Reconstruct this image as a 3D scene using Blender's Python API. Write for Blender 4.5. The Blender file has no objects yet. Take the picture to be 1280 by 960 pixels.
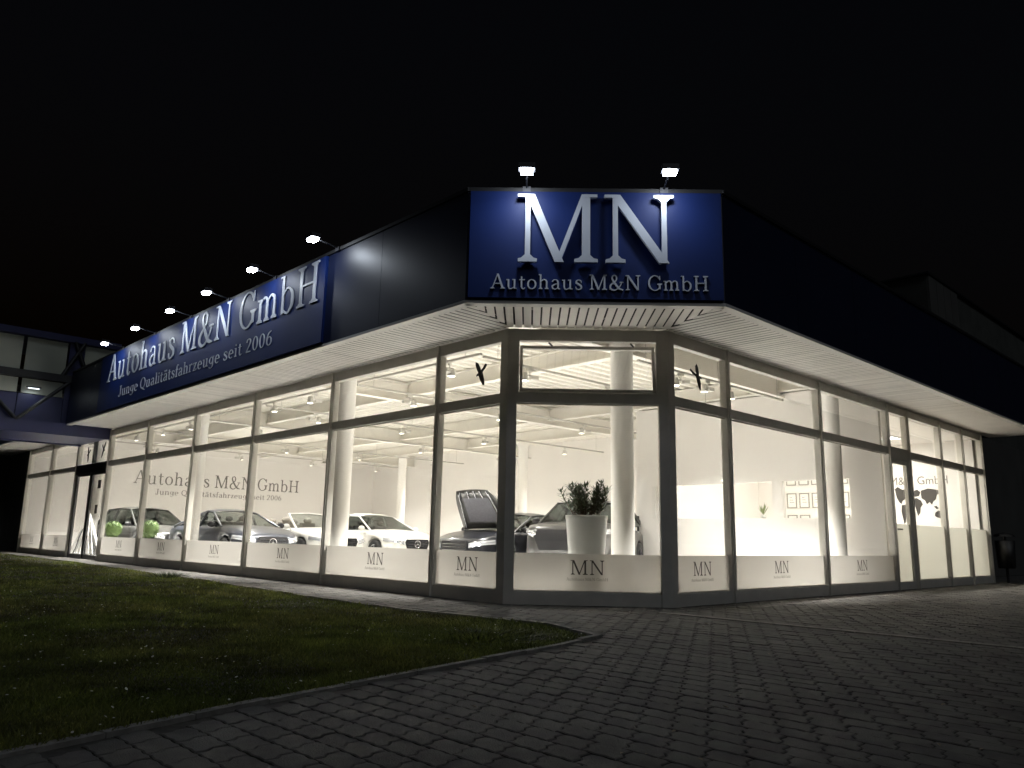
import bpy, bmesh, math, random
import numpy as np
from mathutils import Vector, Matrix
random.seed(7); rng = np.random.default_rng(7)
R = math.radians
S2 = math.sqrt(0.5)
scene = bpy.context.scene
COL = scene.collection

# ------------------------------------------------------------------ camera
cam_d = bpy.data.cameras.new('camera')
cam_d.sensor_width = 36.0; cam_d.lens = 27.565
cam_d.clip_start = 0.05; cam_d.clip_end = 2000
cam = bpy.data.objects.new('camera', cam_d); COL.objects.link(cam)
fw = Vector((0.677, 0.710, 0.1934)).normalized()
rt = Vector((0.721, -0.693, 0.0199)); rt = (rt - fw*rt.dot(fw)).normalized()
up = rt.cross(fw)
m3 = Matrix((rt, up, -fw)).transposed()
cam.matrix_world = Matrix.Translation((-7.215, -6.116, 0.828)) @ m3.to_4x4()
scene.camera = cam

# ------------------------------------------------------------------ night sky, added ambient fill, exposure
world = bpy.data.worlds.new('World'); scene.world = world; world.use_nodes = True
wn = world.node_tree.nodes; wl = world.node_tree.links
sky = wn.new('ShaderNodeTexSky'); sky.sky_type = 'NISHITA'; sky.sun_disc = False
sky.sun_elevation = R(-4.0); sky.sun_rotation = R(200)
wn['Background'].inputs['Strength'].default_value = 0.06
wl.new(sky.outputs[0], wn['Background'].inputs['Color'])
ambient_fill_d = bpy.data.lights.new('ambient_fill', 'SUN'); ambient_fill_d.energy = 0.11; ambient_fill_d.angle = R(20); ambient_fill_d.color = (0.85, 0.92, 1.0)  # added soft fill from behind the camera, standing in for town glow
ambient_fill = bpy.data.objects.new('ambient_fill', ambient_fill_d); COL.objects.link(ambient_fill)
ambient_fill.rotation_euler = (R(48), 0, R(-20))
scene.view_settings.view_transform = 'Standard'; scene.view_settings.look = 'None'
scene.view_settings.exposure = 0.9; scene.view_settings.gamma = 1.0
scene.view_settings.use_curve_mapping = False
scene.cycles.max_bounces = 10; scene.cycles.diffuse_bounces = 6; scene.cycles.glossy_bounces = 4
scene.cycles.transmission_bounces = 8; scene.cycles.transparent_max_bounces = 40
scene.cycles.use_denoising = True; scene.cycles.caustics_reflective = False; scene.cycles.caustics_refractive = False
scene.cycles.sample_clamp_indirect = 6.0

# ------------------------------------------------------------------ materials
MATS = {}
def nt(name):
    m = bpy.data.materials.new(name); m.use_nodes = True
    return m, m.node_tree.nodes, m.node_tree.links
def mat(name, col, rough=0.5, metal=0.0, spec=0.5, noise=0.0, nscale=8.0, bump=0.0, bscale=60.0, coat=0.0, emit=None, estr=0.0, rnd=0.0, attr=None, col2=None):
    m, n, l = nt(name); b = n['Principled BSDF']
    b.inputs['Base Color'].default_value = (*col, 1); b.inputs['Roughness'].default_value = rough
    b.inputs['Metallic'].default_value = metal; b.inputs['Specular IOR Level'].default_value = spec
    b.inputs['Coat Weight'].default_value = coat
    if emit:
        b.inputs['Emission Color'].default_value = (*emit, 1); b.inputs['Emission Strength'].default_value = estr
    geo = n.new('ShaderNodeNewGeometry')
    if noise > 0 or rnd > 0 or attr:
        tx = n.new('ShaderNodeTexNoise'); tx.inputs['Scale'].default_value = nscale; tx.inputs['Detail'].default_value = 5
        l.new(geo.outputs['Position'], tx.inputs['Vector'])
        mr = n.new('ShaderNodeMapRange'); mr.inputs['From Min'].default_value = 0.3; mr.inputs['From Max'].default_value = 0.7
        mr.inputs['To Min'].default_value = 1-noise; mr.inputs['To Max'].default_value = 1+noise
        l.new(tx.outputs['Fac'], mr.inputs['Value'])
        val = mr.outputs[0]
        if rnd > 0:
            oi = n.new('ShaderNodeObjectInfo'); r2 = n.new('ShaderNodeMapRange')
            r2.inputs['To Min'].default_value = 1-rnd; r2.inputs['To Max'].default_value = 1+rnd
            l.new(oi.outputs['Random'], r2.inputs['Value'])
            mu = n.new('ShaderNodeMath'); mu.operation = 'MULTIPLY'; l.new(val, mu.inputs[0]); l.new(r2.outputs[0], mu.inputs[1]); val = mu.outputs[0]
        if attr:
            at = n.new('ShaderNodeAttribute'); at.attribute_name = attr
            mu = n.new('ShaderNodeMath'); mu.operation = 'MULTIPLY'; l.new(val, mu.inputs[0]); l.new(at.outputs['Fac'], mu.inputs[1]); val = mu.outputs[0]
        mx = n.new('ShaderNodeVectorMath'); mx.operation = 'SCALE'
        if col2:
            t2 = n.new('ShaderNodeTexNoise'); t2.inputs['Scale'].default_value = nscale*0.23; t2.inputs['Detail'].default_value = 4
            l.new(geo.outputs['Position'], t2.inputs['Vector'])
            rp = n.new('ShaderNodeMapRange'); rp.inputs['From Min'].default_value = 0.4; rp.inputs['From Max'].default_value = 0.62
            l.new(t2.outputs['Fac'], rp.inputs['Value'])
            mc = n.new('ShaderNodeMix'); mc.data_type = 'RGBA'; mc.inputs[6].default_value = (*col, 1); mc.inputs[7].default_value = (*col2, 1)
            l.new(rp.outputs[0], mc.inputs[0]); l.new(mc.outputs[2], mx.inputs[0])
        else:
            mx.inputs[0].default_value = col
        l.new(val, mx.inputs['Scale']); l.new(mx.outputs[0], b.inputs['Base Color'])
    if bump > 0:
        tb = n.new('ShaderNodeTexNoise'); tb.inputs['Scale'].default_value = bscale; tb.inputs['Detail'].default_value = 6
        l.new(geo.outputs['Position'], tb.inputs['Vector'])
        bp = n.new('ShaderNodeBump'); bp.inputs['Strength'].default_value = bump; bp.inputs['Distance'].default_value = 0.01
        l.new(tb.outputs['Fac'], bp.inputs['Height']); l.new(bp.outputs[0], b.inputs['Normal'])
    MATS[name] = m; return m
def glassmat(name, tint=(1, 1, 1), refl=1.0):
    m, n, l = nt(name); n.remove(n['Principled BSDF'])
    tr = n.new('ShaderNodeBsdfTransparent'); tr.inputs[0].default_value = (*tint, 1)
    gl = n.new('ShaderNodeBsdfGlossy'); gl.inputs['Roughness'].default_value = 0.02; gl.inputs[0].default_value = (refl, refl, refl, 1)
    lwt = n.new('ShaderNodeLayerWeight'); pw = n.new('ShaderNodeMath'); pw.operation = 'POWER'; pw.inputs[1].default_value = 4.5
    l.new(lwt.outputs['Facing'], pw.inputs[0])
    fr = n.new('ShaderNodeMath'); fr.operation = 'MULTIPLY_ADD'; fr.inputs[1].default_value = 0.6; fr.inputs[2].default_value = 0.03; l.new(pw.outputs[0], fr.inputs[0])
    mx = n.new('ShaderNodeMixShader'); l.new(fr.outputs[0], mx.inputs[0]); l.new(tr.outputs[0], mx.inputs[1]); l.new(gl.outputs[0], mx.inputs[2])
    l.new(mx.outputs[0], n['Material Output'].inputs[0]); MATS[name] = m; return m
def filmmat(name, col, tr_fac=0.7):
    m, n, l = nt(name); n.remove(n['Principled BSDF'])
    t = n.new('ShaderNodeBsdfTranslucent'); t.inputs[0].default_value = (*col, 1)
    d = n.new('ShaderNodeBsdfDiffuse'); d.inputs[0].default_value = (*col, 1)
    rf = n.new('ShaderNodeBsdfRefraction'); rf.inputs['IOR'].default_value = 1.12; rf.inputs['Roughness'].default_value = 0.62
    rf.inputs[0].default_value = (*[c*0.95 for c in col], 1)
    a = n.new('ShaderNodeMixShader'); a.inputs[0].default_value = 0.22; l.new(t.outputs[0], a.inputs[1]); l.new(d.outputs[0], a.inputs[2])
    mx = n.new('ShaderNodeMixShader'); mx.inputs[0].default_value = 1-tr_fac; l.new(a.outputs[0], mx.inputs[1]); l.new(rf.outputs[0], mx.inputs[2])
    l.new(mx.outputs[0], n['Material Output'].inputs[0]); MATS[name] = m; return m
def emitmat(name, col, s):
    m, n, l = nt(name); n.remove(n['Principled BSDF'])
    e = n.new('ShaderNodeEmission'); e.inputs[0].default_value = (*col, 1); e.inputs[1].default_value = s
    l.new(e.outputs[0], n['Material Output'].inputs[0]); MATS[name] = m; return m

mat('asphalt', (0.045, 0.045, 0.043), 0.9, noise=0.3, nscale=3, bump=0.3)
mat('paver', (0.112, 0.105, 0.094), 0.78, noise=0.32, nscale=7, bump=0.35, bscale=140, rnd=0.16, col2=(0.078, 0.073, 0.067))
mat('paver_far', (0.112, 0.105, 0.094), 0.78, noise=0.32, nscale=7, bump=0.35, bscale=140, attr='tone', col2=(0.078, 0.073, 0.067))
mat('joint', (0.06, 0.056, 0.048), 0.95, noise=0.4, nscale=20)
mat('kerb', (0.22, 0.21, 0.19), 0.85, noise=0.3, nscale=12, bump=0.3, rnd=0.12)
mat('soil', (0.055, 0.075, 0.02), 0.95, noise=0.5, nscale=3.5, bump=0.6, bscale=25, col2=(0.075, 0.065, 0.03))
mat('blade', (0.15, 0.185, 0.034), 0.6, noise=0.45, nscale=2.2, attr='tone', col2=(0.16, 0.165, 0.044))
bn = MATS['blade'].node_tree; bp_ = bn.nodes['Principled BSDF']; btl = bn.nodes.new('ShaderNodeBsdfTranslucent'); bmx = bn.nodes.new('ShaderNodeMixShader'); bmx.inputs[0].default_value = 0.5
bn.links.new(bp_.inputs['Base Color'].links[0].from_socket, btl.inputs[0]); bn.links.new(bp_.outputs[0], bmx.inputs[1]); bn.links.new(btl.outputs[0], bmx.inputs[2]); bn.links.new(bmx.outputs[0], bn.nodes['Material Output'].inputs[0])
mat('petal', (0.6, 0.6, 0.52), 0.6)
mat('litter', (0.30, 0.24, 0.16), 0.8, noise=0.4, nscale=3)
mat('weed', (0.035, 0.055, 0.015), 0.6, noise=0.3, nscale=30)
mat('frame', (0.56, 0.54, 0.49), 0.42, noise=0.07, nscale=4, spec=0.45)
mat('frame_dark', (0.02, 0.02, 0.02), 0.4)
mat('slat', (0.84, 0.81, 0.765), 0.45, noise=0.04, nscale=2.5, rnd=0.035)
mat('slat_gap', (0.03, 0.03, 0.03), 0.9)
mat('trim_white', (0.75, 0.73, 0.7), 0.4)
mat('fascia', (0.006, 0.010, 0.034), 0.45, noise=0.1, nscale=1.5)
mat('sign_blue', (0.0045, 0.018, 0.105), 0.5, spec=0.25, noise=0.08, nscale=1.2)
mat('letter_white', (0.58, 0.61, 0.68), 0.4, noise=0.05, nscale=5)
mat('bridge_blue', (0.022, 0.025, 0.085), 0.45, noise=0.1, nscale=3)
mat('bridge_panel', (0.42, 0.44, 0.36), 0.35, noise=0.12, nscale=0.9)
mat('steel_black', (0.012, 0.012, 0.013), 0.5)
mat('lamp_housing', (0.05, 0.05, 0.055), 0.45, metal=0.4)
mat('wall_white', (0.80, 0.777, 0.748), 0.75, noise=0.025, nscale=0.8, bump=0.05, bscale=90)
mat('wall_shade', (0.76, 0.73, 0.68), 0.75, noise=0.03, nscale=0.8)
mat('floor_tile', (0.84, 0.83, 0.81), 0.3, noise=0.05, nscale=1.0)
mat('deck', (0.78, 0.755, 0.69), 0.5, noise=0.04, nscale=2)
mat('beam', (0.79, 0.765, 0.71), 0.5, noise=0.03, nscale=2)
mat('column', (0.78, 0.755, 0.71), 0.5, noise=0.03, nscale=2)
mat('rail', (0.45, 0.43, 0.39), 0.5)
mat('spot_white', (0.60, 0.58, 0.54), 0.45)
mat('decal', (0.055, 0.05, 0.045), 0.6)
mat('decal_grey', (0.17, 0.16, 0.145), 0.6)
mat('bird', (0.010, 0.010, 0.009), 0.6)
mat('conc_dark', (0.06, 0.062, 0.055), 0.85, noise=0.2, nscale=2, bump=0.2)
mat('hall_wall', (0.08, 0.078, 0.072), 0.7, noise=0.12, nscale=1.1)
mat('pot', (0.62, 0.63, 0.60), 0.3, noise=0.03, nscale=3)
mat('potsoil', (0.04, 0.03, 0.02), 0.95)
mat('leaf', (0.045, 0.075, 0.028), 0.45, noise=0.35, nscale=20)
mat('bark', (0.09, 0.06, 0.04), 0.8)
mat('topiary', (0.075, 0.12, 0.03), 0.6, noise=0.35, nscale=30)
mat('succulent', (0.14, 0.17, 0.07), 0.5, noise=0.2, nscale=30)
mat('pole_white', (0.75, 0.74, 0.72), 0.35, noise=0.05, nscale=10)
mat('pole_dark', (0.05, 0.05, 0.05), 0.5)
mat('tyre', (0.02, 0.02, 0.02), 0.8)
mat('rim', (0.45, 0.46, 0.48), 0.25, metal=0.9)
mat('rim_dark', (0.08, 0.08, 0.09), 0.3, metal=0.8)
mat('chrome', (0.7, 0.7, 0.72), 0.12, metal=1.0)
mat('black_plastic', (0.012, 0.012, 0.013), 0.5, spec=0.3)
mat('seat', (0.36, 0.33, 0.29), 0.6)
mat('plate', (0.75, 0.75, 0.74), 0.4)
mat('cert_paper', (0.82, 0.81, 0.77), 0.6, noise=0.05, nscale=40)
mat('cert_frame', (0.32, 0.31, 0.28), 0.4)
mat('desk_wood', (0.32, 0.24, 0.15), 0.5, noise=0.1, nscale=6)
mat('hood_liner', (0.12, 0.12, 0.135), 0.8, noise=0.1, nscale=20)
for nm, c in (('paint_white', (0.78, 0.77, 0.73)), ('paint_black', (0.012, 0.013, 0.017)), ('paint_grey', (0.035, 0.038, 0.048)), ('paint_graphite', (0.045, 0.045, 0.042)), ('paint_brown', (0.035, 0.034, 0.033))):
    mat(nm, c, 0.28, metal=0.0, coat=0.5 if nm == 'paint_white' else 0.35, spec=0.5)
glassmat('glass', (0.985, 0.985, 0.97))
glassmat('car_glass', (0.30, 0.33, 0.32), 1.0)
glassmat('car_glass_pale', (0.62, 0.66, 0.64), 1.0)
filmmat('film', (0.70, 0.685, 0.66), 0.45)
filmmat('film_office', (0.86, 0.86, 0.82), 0.50)
emitmat('flood_lens', (0.82, 0.90, 1.0), 60.0)
emitmat('spot_lens', (1.0, 0.93, 0.80), 9.0)
emitmat('panel_lens', (1.0, 0.97, 0.9), 4.0)
emitmat('bridge_tube', (0.85, 0.95, 1.0), 1.2)
emitmat('headlight_lit', (0.9, 0.95, 1.0), 2.5)
mat('headlight', (0.55, 0.57, 0.6), 0.08, metal=0.5, coat=1.0)

# ------------------------------------------------------------------ mesh helpers
def link(o, parent=None, local=False):
    COL.objects.link(o)
    if parent is not None:
        o.parent = parent
        if not local:
            o.matrix_parent_inverse = Matrix.Translation(-Vector(root_loc(parent)))
    return o
def root_loc(o): return Vector(o.location) if o.type == 'EMPTY' else Vector((0, 0, 0))   # meshes of things built in world coordinates sit at the origin
def tag(o, label=None, cat=None, group=None, kind=None):
    if label: o['label'] = label
    if cat: o['category'] = cat
    if group: o['group'] = group
    if kind: o['kind'] = kind
    return o
def thing(name, loc, label, cat, group=None, rz=0.0):
    o = bpy.data.objects.new(name, None); COL.objects.link(o); o.empty_display_size = 0.2
    o.location = loc; o.rotation_euler = (0, 0, rz)
    return tag(o, label, cat, group)
class MB:
    def __init__(s): s.v = []; s.f = []; s.sm = []
    def add(s, vs, fs, smooth=False):
        k = len(s.v); s.v += [tuple(p) for p in vs]; s.f += [tuple(i+k for i in f) for f in fs]; s.sm += [smooth]*len(fs); return s
    def box(s, a, b):
        x0, y0, z0 = (min(a[i], b[i]) for i in range(3)); x1, y1, z1 = (max(a[i], b[i]) for i in range(3))
        return s.add([(x0,y0,z0),(x1,y0,z0),(x1,y1,z0),(x0,y1,z0),(x0,y0,z1),(x1,y0,z1),(x1,y1,z1),(x0,y1,z1)],
                     [(3,2,1,0),(4,5,6,7),(0,1,5,4),(1,2,6,5),(2,3,7,6),(3,0,4,7)])
    def obox(s, o, ex, ey, ez, a, b):   # box in a frame
        o = Vector(o); k = len(s.v); m = MB().box(a, b)
        return s.add([o+ex*p[0]+ey*p[1]+ez*p[2] for p in m.v], m.f)
    def prism(s, pts, o, ex, ey, ez, d0, d1):
        o = Vector(o); n = len(pts)
        ar = sum(pts[i][0]*pts[(i+1) % n][1]-pts[(i+1) % n][0]*pts[i][1] for i in range(n))
        if ar < 0: pts = pts[::-1]
        vs = [o+ex*x+ey*y+ez*d0 for x, y in pts]+[o+ex*x+ey*y+ez*d1 for x, y in pts]
        fs = [tuple(range(n-1, -1, -1)), tuple(range(n, 2*n))]+[(i, (i+1) % n, n+(i+1) % n, n+i) for i in range(n)]
        return s.add(vs, fs)
    def tube(s, p, q, r0, r1=None, n=8, caps=True, smooth=True):
        p = Vector(p); q = Vector(q); r1 = r0 if r1 is None else r1
        d = (q-p).normalized(); a = d.orthogonal().normalized(); b = d.cross(a)
        vs = []
        for c, r in ((p, r0), (q, r1)):
            for i in range(n):
                t = 2*math.pi*i/n; vs.append(c+a*(math.cos(t)*r)+b*(math.sin(t)*r))
        k = [(i, (i+1) % n, n+(i+1) % n, n+i) for i in range(n)]
        s.add(vs, k, smooth)
        if caps:
            s.add(vs, [tuple(range(n-1, -1, -1)), tuple(range(n, 2*n))])
        return s
    def lathe(s, c, prof, n=24, smooth=True, axis=2):
        c = Vector(c); vs = []
        for r, z in prof:
            for i in range(n):
                t = 2*math.pi*i/n; p = (math.cos(t)*r, math.sin(t)*r, z)
                if axis == 1: p = (p[0], p[2], p[1])
                if axis == 0: p = (p[2], p[0], p[1])
                vs.append(c+Vector(p))
        fs = [(j*n+i, j*n+(i+1) % n, (j+1)*n+(i+1) % n, (j+1)*n+i) for j in range(len(prof)-1) for i in range(n)]
        if axis == 1: fs = [f[::-1] for f in fs]
        return s.add(vs, fs, smooth)
    def ball(s, c, rx, ry=None, rz=None, n=14, m=9):
        ry = ry or rx; rz = rz or rx
        vs = []; c = Vector(c)
        for j in range(m+1):
            ph = math.pi*j/m-math.pi/2
            for i in range(n):
                t = 2*math.pi*i/n
                vs.append(c+Vector((rx*math.cos(ph)*math.cos(t), ry*math.cos(ph)*math.sin(t), rz*math.sin(ph))))
        return s.add(vs, [(j*n+i, j*n+(i+1) % n, (j+1)*n+(i+1) % n, (j+1)*n+i) for j in range(m) for i in range(n)], True)
    def mesh(s, name, m=None):
        me = bpy.data.meshes.new(name); me.from_pydata(s.v, [], s.f)
        if any(s.sm): me.polygons.foreach_set('use_smooth', s.sm)
        if m: me.materials.append(MATS[m])
        me.update(); return me
    def build(s, name, m, parent=None, local=False):
        return link(bpy.data.objects.new(name, s.mesh(name, m)), parent, local)
def bx(name, a, b, m, parent=None): return MB().box(a, b).build(name, m, parent)
ZV = Vector((0, 0, 1))
FR = {'L': (Vector((0, -1, 0)), ZV, Vector((-1, 0, 0))), 'R': (Vector((1, 0, 0)), ZV, Vector((0, -1, 0))),
      'C': (Vector((S2, -S2, 0)), ZV, Vector((-S2, -S2, 0)))}

# ------------------------------------------------------------------ serif lettering (drawn stroke by stroke)
T, t_, ST, XH = 0.115, 0.052, 0.045, 0.64
def catmull(pts, k=5):
    P = [np.array(p, float) for p in pts]; P = [2*P[0]-P[1]]+P+[2*P[-1]-P[-2]]; out = []
    for i in range(1, len(P)-2):
        for j in range(k):
            u = j/k
            out.append(0.5*((2*P[i])+(-P[i-1]+P[i+1])*u+(2*P[i-1]-5*P[i]+4*P[i+1]-P[i+2])*u*u+(-P[i-1]+3*P[i]-3*P[i+1]+P[i+2])*u**3))
    out.append(P[-2]); return out
def ribbon(pts, k=5):
    q = catmull(pts, k); n = len(q); Lp = []; Rp = []
    for i in range(n):
        d = q[min(i+1, n-1)][:2]-q[max(i-1, 0)][:2]; d = d/np.linalg.norm(d); nr = np.array([-d[1], d[0]])
        Lp.append(q[i][:2]+nr*q[i][2]/2); Rp.append(q[i][:2]-nr*q[i][2]/2)
    return ('strip', Lp, Rp)
def ring(cx, cy, rx, ry, tw=T, tn=t_, a0=0, a1=360, n=26):
    Lp = []; Rp = []
    for i in range(n+1):
        a = R(a0+(a1-a0)*i/n); c, s_ = math.cos(a), math.sin(a)
        Lp.append((cx+(rx-tw)*c, cy+(ry-tn)*s_)); Rp.append((cx+rx*c, cy+ry*s_))
    return ('strip', Lp, Rp)
def B(x0, y0, x1, y1): return ('poly', [(x0, y0), (x1, y0), (x1, y1), (x0, y1)])
def stem(x, w, y0, y1): return B(x-w/2, y0, x+w/2, y1)
def para(x0, y0, x1, y1, w): return ('poly', [(x0-w/2, y0), (x0+w/2, y0), (x1+w/2, y1), (x1-w/2, y1)])
def ser(x, y, ln, w=T, up=True):
    h = ln/2; s = ST; b = 0.05; sg = 1 if up else -1
    return ('poly', [(x-h, y), (x+h, y), (x+h, y+sg*s), (x+w/2+b, y+sg*(s+0.012)), (x+w/2, y+sg*(s+b+0.01)), (x-w/2, y+sg*(s+b+0.01)), (x-w/2-b, y+sg*(s+0.012)), (x-h, y+sg*s)])
lw = 0.105
def stemn(x, y1=XH): return [stem(x, lw, 0, y1), ser(x, 0, 0.26, lw), B(x-0.14, y1-ST, x, y1)]
def arch(x0, x1, y=XH): return [ribbon([(x0, 0.46, 0.045), (x0+0.12, 0.6, 0.06), (x0+0.24, y, 0.07), (x1-0.03, 0.57, 0.095), (x1, 0.44, lw)]), stem(x1, lw, 0, 0.44), ser(x1, 0, 0.26, lw)]
def ga():
    return [stem(0.5, lw, 0.1, 0.44), ribbon([(0.12, 0.5, 0.085), (0.2, 0.61, 0.06), (0.33, XH, 0.05), (0.46, 0.58, 0.08), (0.5, 0.43, lw)]),
            ribbon([(0.5, 0.37, 0.045), (0.3, 0.33, 0.065), (0.13, 0.22, 0.1), (0.14, 0.08, 0.1), (0.27, 0.0, 0.06), (0.4, 0.04, 0.05), (0.5, 0.14, 0.05)]),
            ribbon([(0.5, 0.12, lw), (0.54, 0.02, 0.07), (0.64, 0.03, 0.045)])]
GL = {
 'A': (0.96, [para(0.13, 0.03, 0.47, 1.0, t_*1.1), para(0.82, 0.03, 0.47, 1.0, T*1.15), B(0.24, 0.32, 0.70, 0.32+t_), ser(0.13, 0, 0.27, t_), ser(0.82, 0, 0.30, T)]),
 'M': (1.18, [stem(0.17, 0.075, 0, 1), para(0.62, 0, 0.20, 1, T*1.12), para(0.60, 0.0, 0.97, 1, t_*1.3), stem(1.0, T, 0, 1), ser(0.17, 0, 0.27, 0.075), ser(1.0, 0, 0.33, T), B(0.02, 1-ST, 0.2, 1), B(0.96, 1-ST, 1.16, 1)]),
 'N': (1.02, [stem(0.17, 0.07, 0, 1), para(0.84, 0, 0.17, 1, T*1.2), stem(0.845, 0.072, 0.0, 1), ser(0.17, 0, 0.27, 0.07), B(0.02, 1-ST, 0.2, 1), ser(0.845, 1, 0.28, 0.07, False)]),
 'H': (1.0, [stem(0.2, T, 0, 1), stem(0.8, T, 0, 1), B(0.2, 0.49, 0.8, 0.49+t_), ser(0.2, 0, 0.33), ser(0.8, 0, 0.33), ser(0.2, 1, 0.33, T, False), ser(0.8, 1, 0.33, T, False)]),
 'G': (0.98, [ring(0.5, 0.5, 0.44, 0.52, T, t_, 38, 318), stem(0.82, T, 0.1, 0.44), ser(0.82, 0.46, 0.30, T, False), stem(0.83, t_, 0.7, 0.98)]),
 'J': (0.62, [stem(0.4, T, 0.2, 1), ser(0.4, 1, 0.36, T, False), ribbon([(0.4, 0.22, T), (0.36, 0.03, 0.09), (0.23, -0.03, 0.06), (0.11, 0.05, 0.075), (0.1, 0.16, 0.1)])]),
 'Q': (1.04, [ring(0.51, 0.5, 0.45, 0.52), ribbon([(0.45, 0.12, 0.05), (0.62, -0.04, 0.09), (0.95, -0.18, 0.05)])]),
 '&': (1.06, [ribbon([(0.90, 0.52, 0.05), (0.78, 0.27, 0.06), (0.55, 0.04, 0.065), (0.33, -0.01, 0.08), (0.15, 0.12, 0.11), (0.17, 0.32, 0.11), (0.38, 0.52, 0.07), (0.54, 0.68, 0.08), (0.54, 0.9, 0.075), (0.42, 1.0, 0.055)]),
              ribbon([(0.42, 1.0, 0.055), (0.29, 0.92, 0.075), (0.28, 0.74, 0.1), (0.48, 0.4, 0.125), (0.74, 0.09, 0.12), (1.0, 0.02, 0.05)]), B(0.76, 0.50, 1.0, 0.50+ST)]),
 'a': (0.67, ga()), 'ä': (0.67, ga()+[B(0.14, 0.8, 0.25, 0.92), B(0.38, 0.8, 0.49, 0.92)]),
 'b': (0.76, [stem(0.17, lw, 0, 1), B(0.02, 1-ST, 0.17, 1), ribbon([(0.17, 0.46, 0.045), (0.3, 0.61, 0.055), (0.45, 0.635, 0.06), (0.6, 0.5, 0.1), (0.635, 0.32, 0.12), (0.6, 0.14, 0.1), (0.45, 0.0, 0.06), (0.3, 0.03, 0.055), (0.17, 0.14, 0.05)])]),
 'e': (0.67, [ring(0.34, 0.32, 0.29, 0.34, T, 0.05, 0, 312), B(0.1, 0.32, 0.62, 0.32+0.045)]),
 'f': (0.42, [stem(0.2, lw, 0, 0.8), ser(0.2, 0, 0.28, lw), ribbon([(0.2, 0.78, lw), (0.23, 0.94, 0.08), (0.33, 1.01, 0.055), (0.45, 0.95, 0.085)]), B(0.04, XH-ST, 0.42, XH)]),
 'g': (0.70, [ring(0.32, 0.37, 0.26, 0.28, 0.1, 0.05), stem(0.55, lw, 0.0, XH), ribbon([(0.55, 0.02, lw), (0.53, -0.12, 0.08), (0.4, -0.22, 0.055), (0.22, -0.23, 0.06), (0.1, -0.14, 0.08)]), B(0.5, XH-ST, 0.68, XH)]),
 'h': (0.76, stemn(0.17, 1.0)+arch(0.17, 0.57)), 'n': (0.76, stemn(0.17)+arch(0.17, 0.57)),
 'i': (0.37, stemn(0.18)+[B(0.12, 0.8, 0.24, 0.92)]), 'l': (0.37, stemn(0.18, 1.0)),
 'm': (1.10, stemn(0.17)+arch(0.17, 0.54)+arch(0.54, 0.92)),
 'o': (0.70, [ring(0.35, 0.32, 0.31, 0.335, T, 0.05)]),
 'r': (0.53, stemn(0.17)+[ribbon([(0.17, 0.42, 0.045), (0.27, 0.57, 0.06), (0.38, XH, 0.07), (0.48, 0.56, 0.11)])]),
 's': (0.57, [ribbon([(0.47, 0.46, 0.045), (0.44, 0.58, 0.055), (0.3, XH, 0.055), (0.15, 0.57, 0.09), (0.16, 0.45, 0.11), (0.3, 0.35, 0.12), (0.45, 0.24, 0.12), (0.46, 0.09, 0.1), (0.32, 0.0, 0.055), (0.17, 0.03, 0.055), (0.1, 0.18, 0.05)])]),
 't': (0.47, [stem(0.2, lw, 0.16, 0.84), B(0.04, XH-ST, 0.42, XH), ribbon([(0.2, 0.18, lw), (0.25, 0.03, 0.08), (0.35, 0.0, 0.055), (0.44, 0.08, 0.045)])]),
 'u': (0.77, [stem(0.17, lw, 0.16, XH), B(0.02, XH-ST, 0.17, XH), ribbon([(0.17, 0.18, lw), (0.22, 0.03, 0.08), (0.33, 0.0, 0.06), (0.46, 0.06, 0.05), (0.57, 0.18, 0.045)]), stem(0.57, lw, 0, XH), B(0.42, XH-ST, 0.57, XH), B(0.57, 0, 0.72, ST)]),
 'z': (0.57, [B(0.06, XH-ST, 0.5, XH), B(0.06, 0, 0.52, ST), para(0.13, 0.0, 0.43, XH, 0.13), B(0.06, XH-0.17, 0.1, XH), B(0.48, 0, 0.52, 0.17)]),
 '2': (0.66, [ribbon([(0.11, 0.74, 0.1), (0.16, 0.92, 0.07), (0.32, 0.98, 0.055), (0.48, 0.9, 0.1), (0.51, 0.72, 0.12), (0.4, 0.46, 0.1), (0.12, 0.08, 0.06)]), B(0.08, 0, 0.58, 0.09)]),
 '0': (0.68, [ring(0.34, 0.5, 0.29, 0.51)]),
 '6': (0.68, [ring(0.35, 0.31, 0.28, 0.32), ribbon([(0.13, 0.33, T), (0.15, 0.6, 0.11), (0.28, 0.86, 0.08), (0.52, 0.99, 0.045)])]),
}
def glyph_into(mb, ch, o, fr, sx, sy, d0, d1):
    ex, ey, ez = fr; o = Vector(o)
    for i, (kind, *dat) in enumerate(GL[ch][1]):
        e = d1+i*min(0.0007, (d1-d0)*0.06)
        if kind == 'poly':
            mb.prism([(x*sx, y*sy) for x, y in dat[0]], o, ex, ey, ez, d0, e)
        else:
            Lp, Rp = dat; n = len(Lp); P = lambda p, d: o+ex*(p[0]*sx)+ey*(p[1]*sy)+ez*d
            vs = [P(p, e) for p in Lp]+[P(p, e) for p in Rp]+[P(p, d0) for p in Lp]+[P(p, d0) for p in Rp]; fs = []
            for j in range(n-1):
                fs += [(j, n+j, n+j+1, j+1), (2*n+j, j, j+1, 2*n+j+1), (n+j, 3*n+j, 3*n+j+1, n+j+1)]
            fs += [(0, 2*n, 3*n, n), (n-1, 2*n-1, 4*n-1, 3*n-1)]
            mb.add(vs, fs)
def text_width(s, sp=0.06): return sum((0.36 if c == ' ' else GL[c][0]+sp) for c in s)-sp
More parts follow.
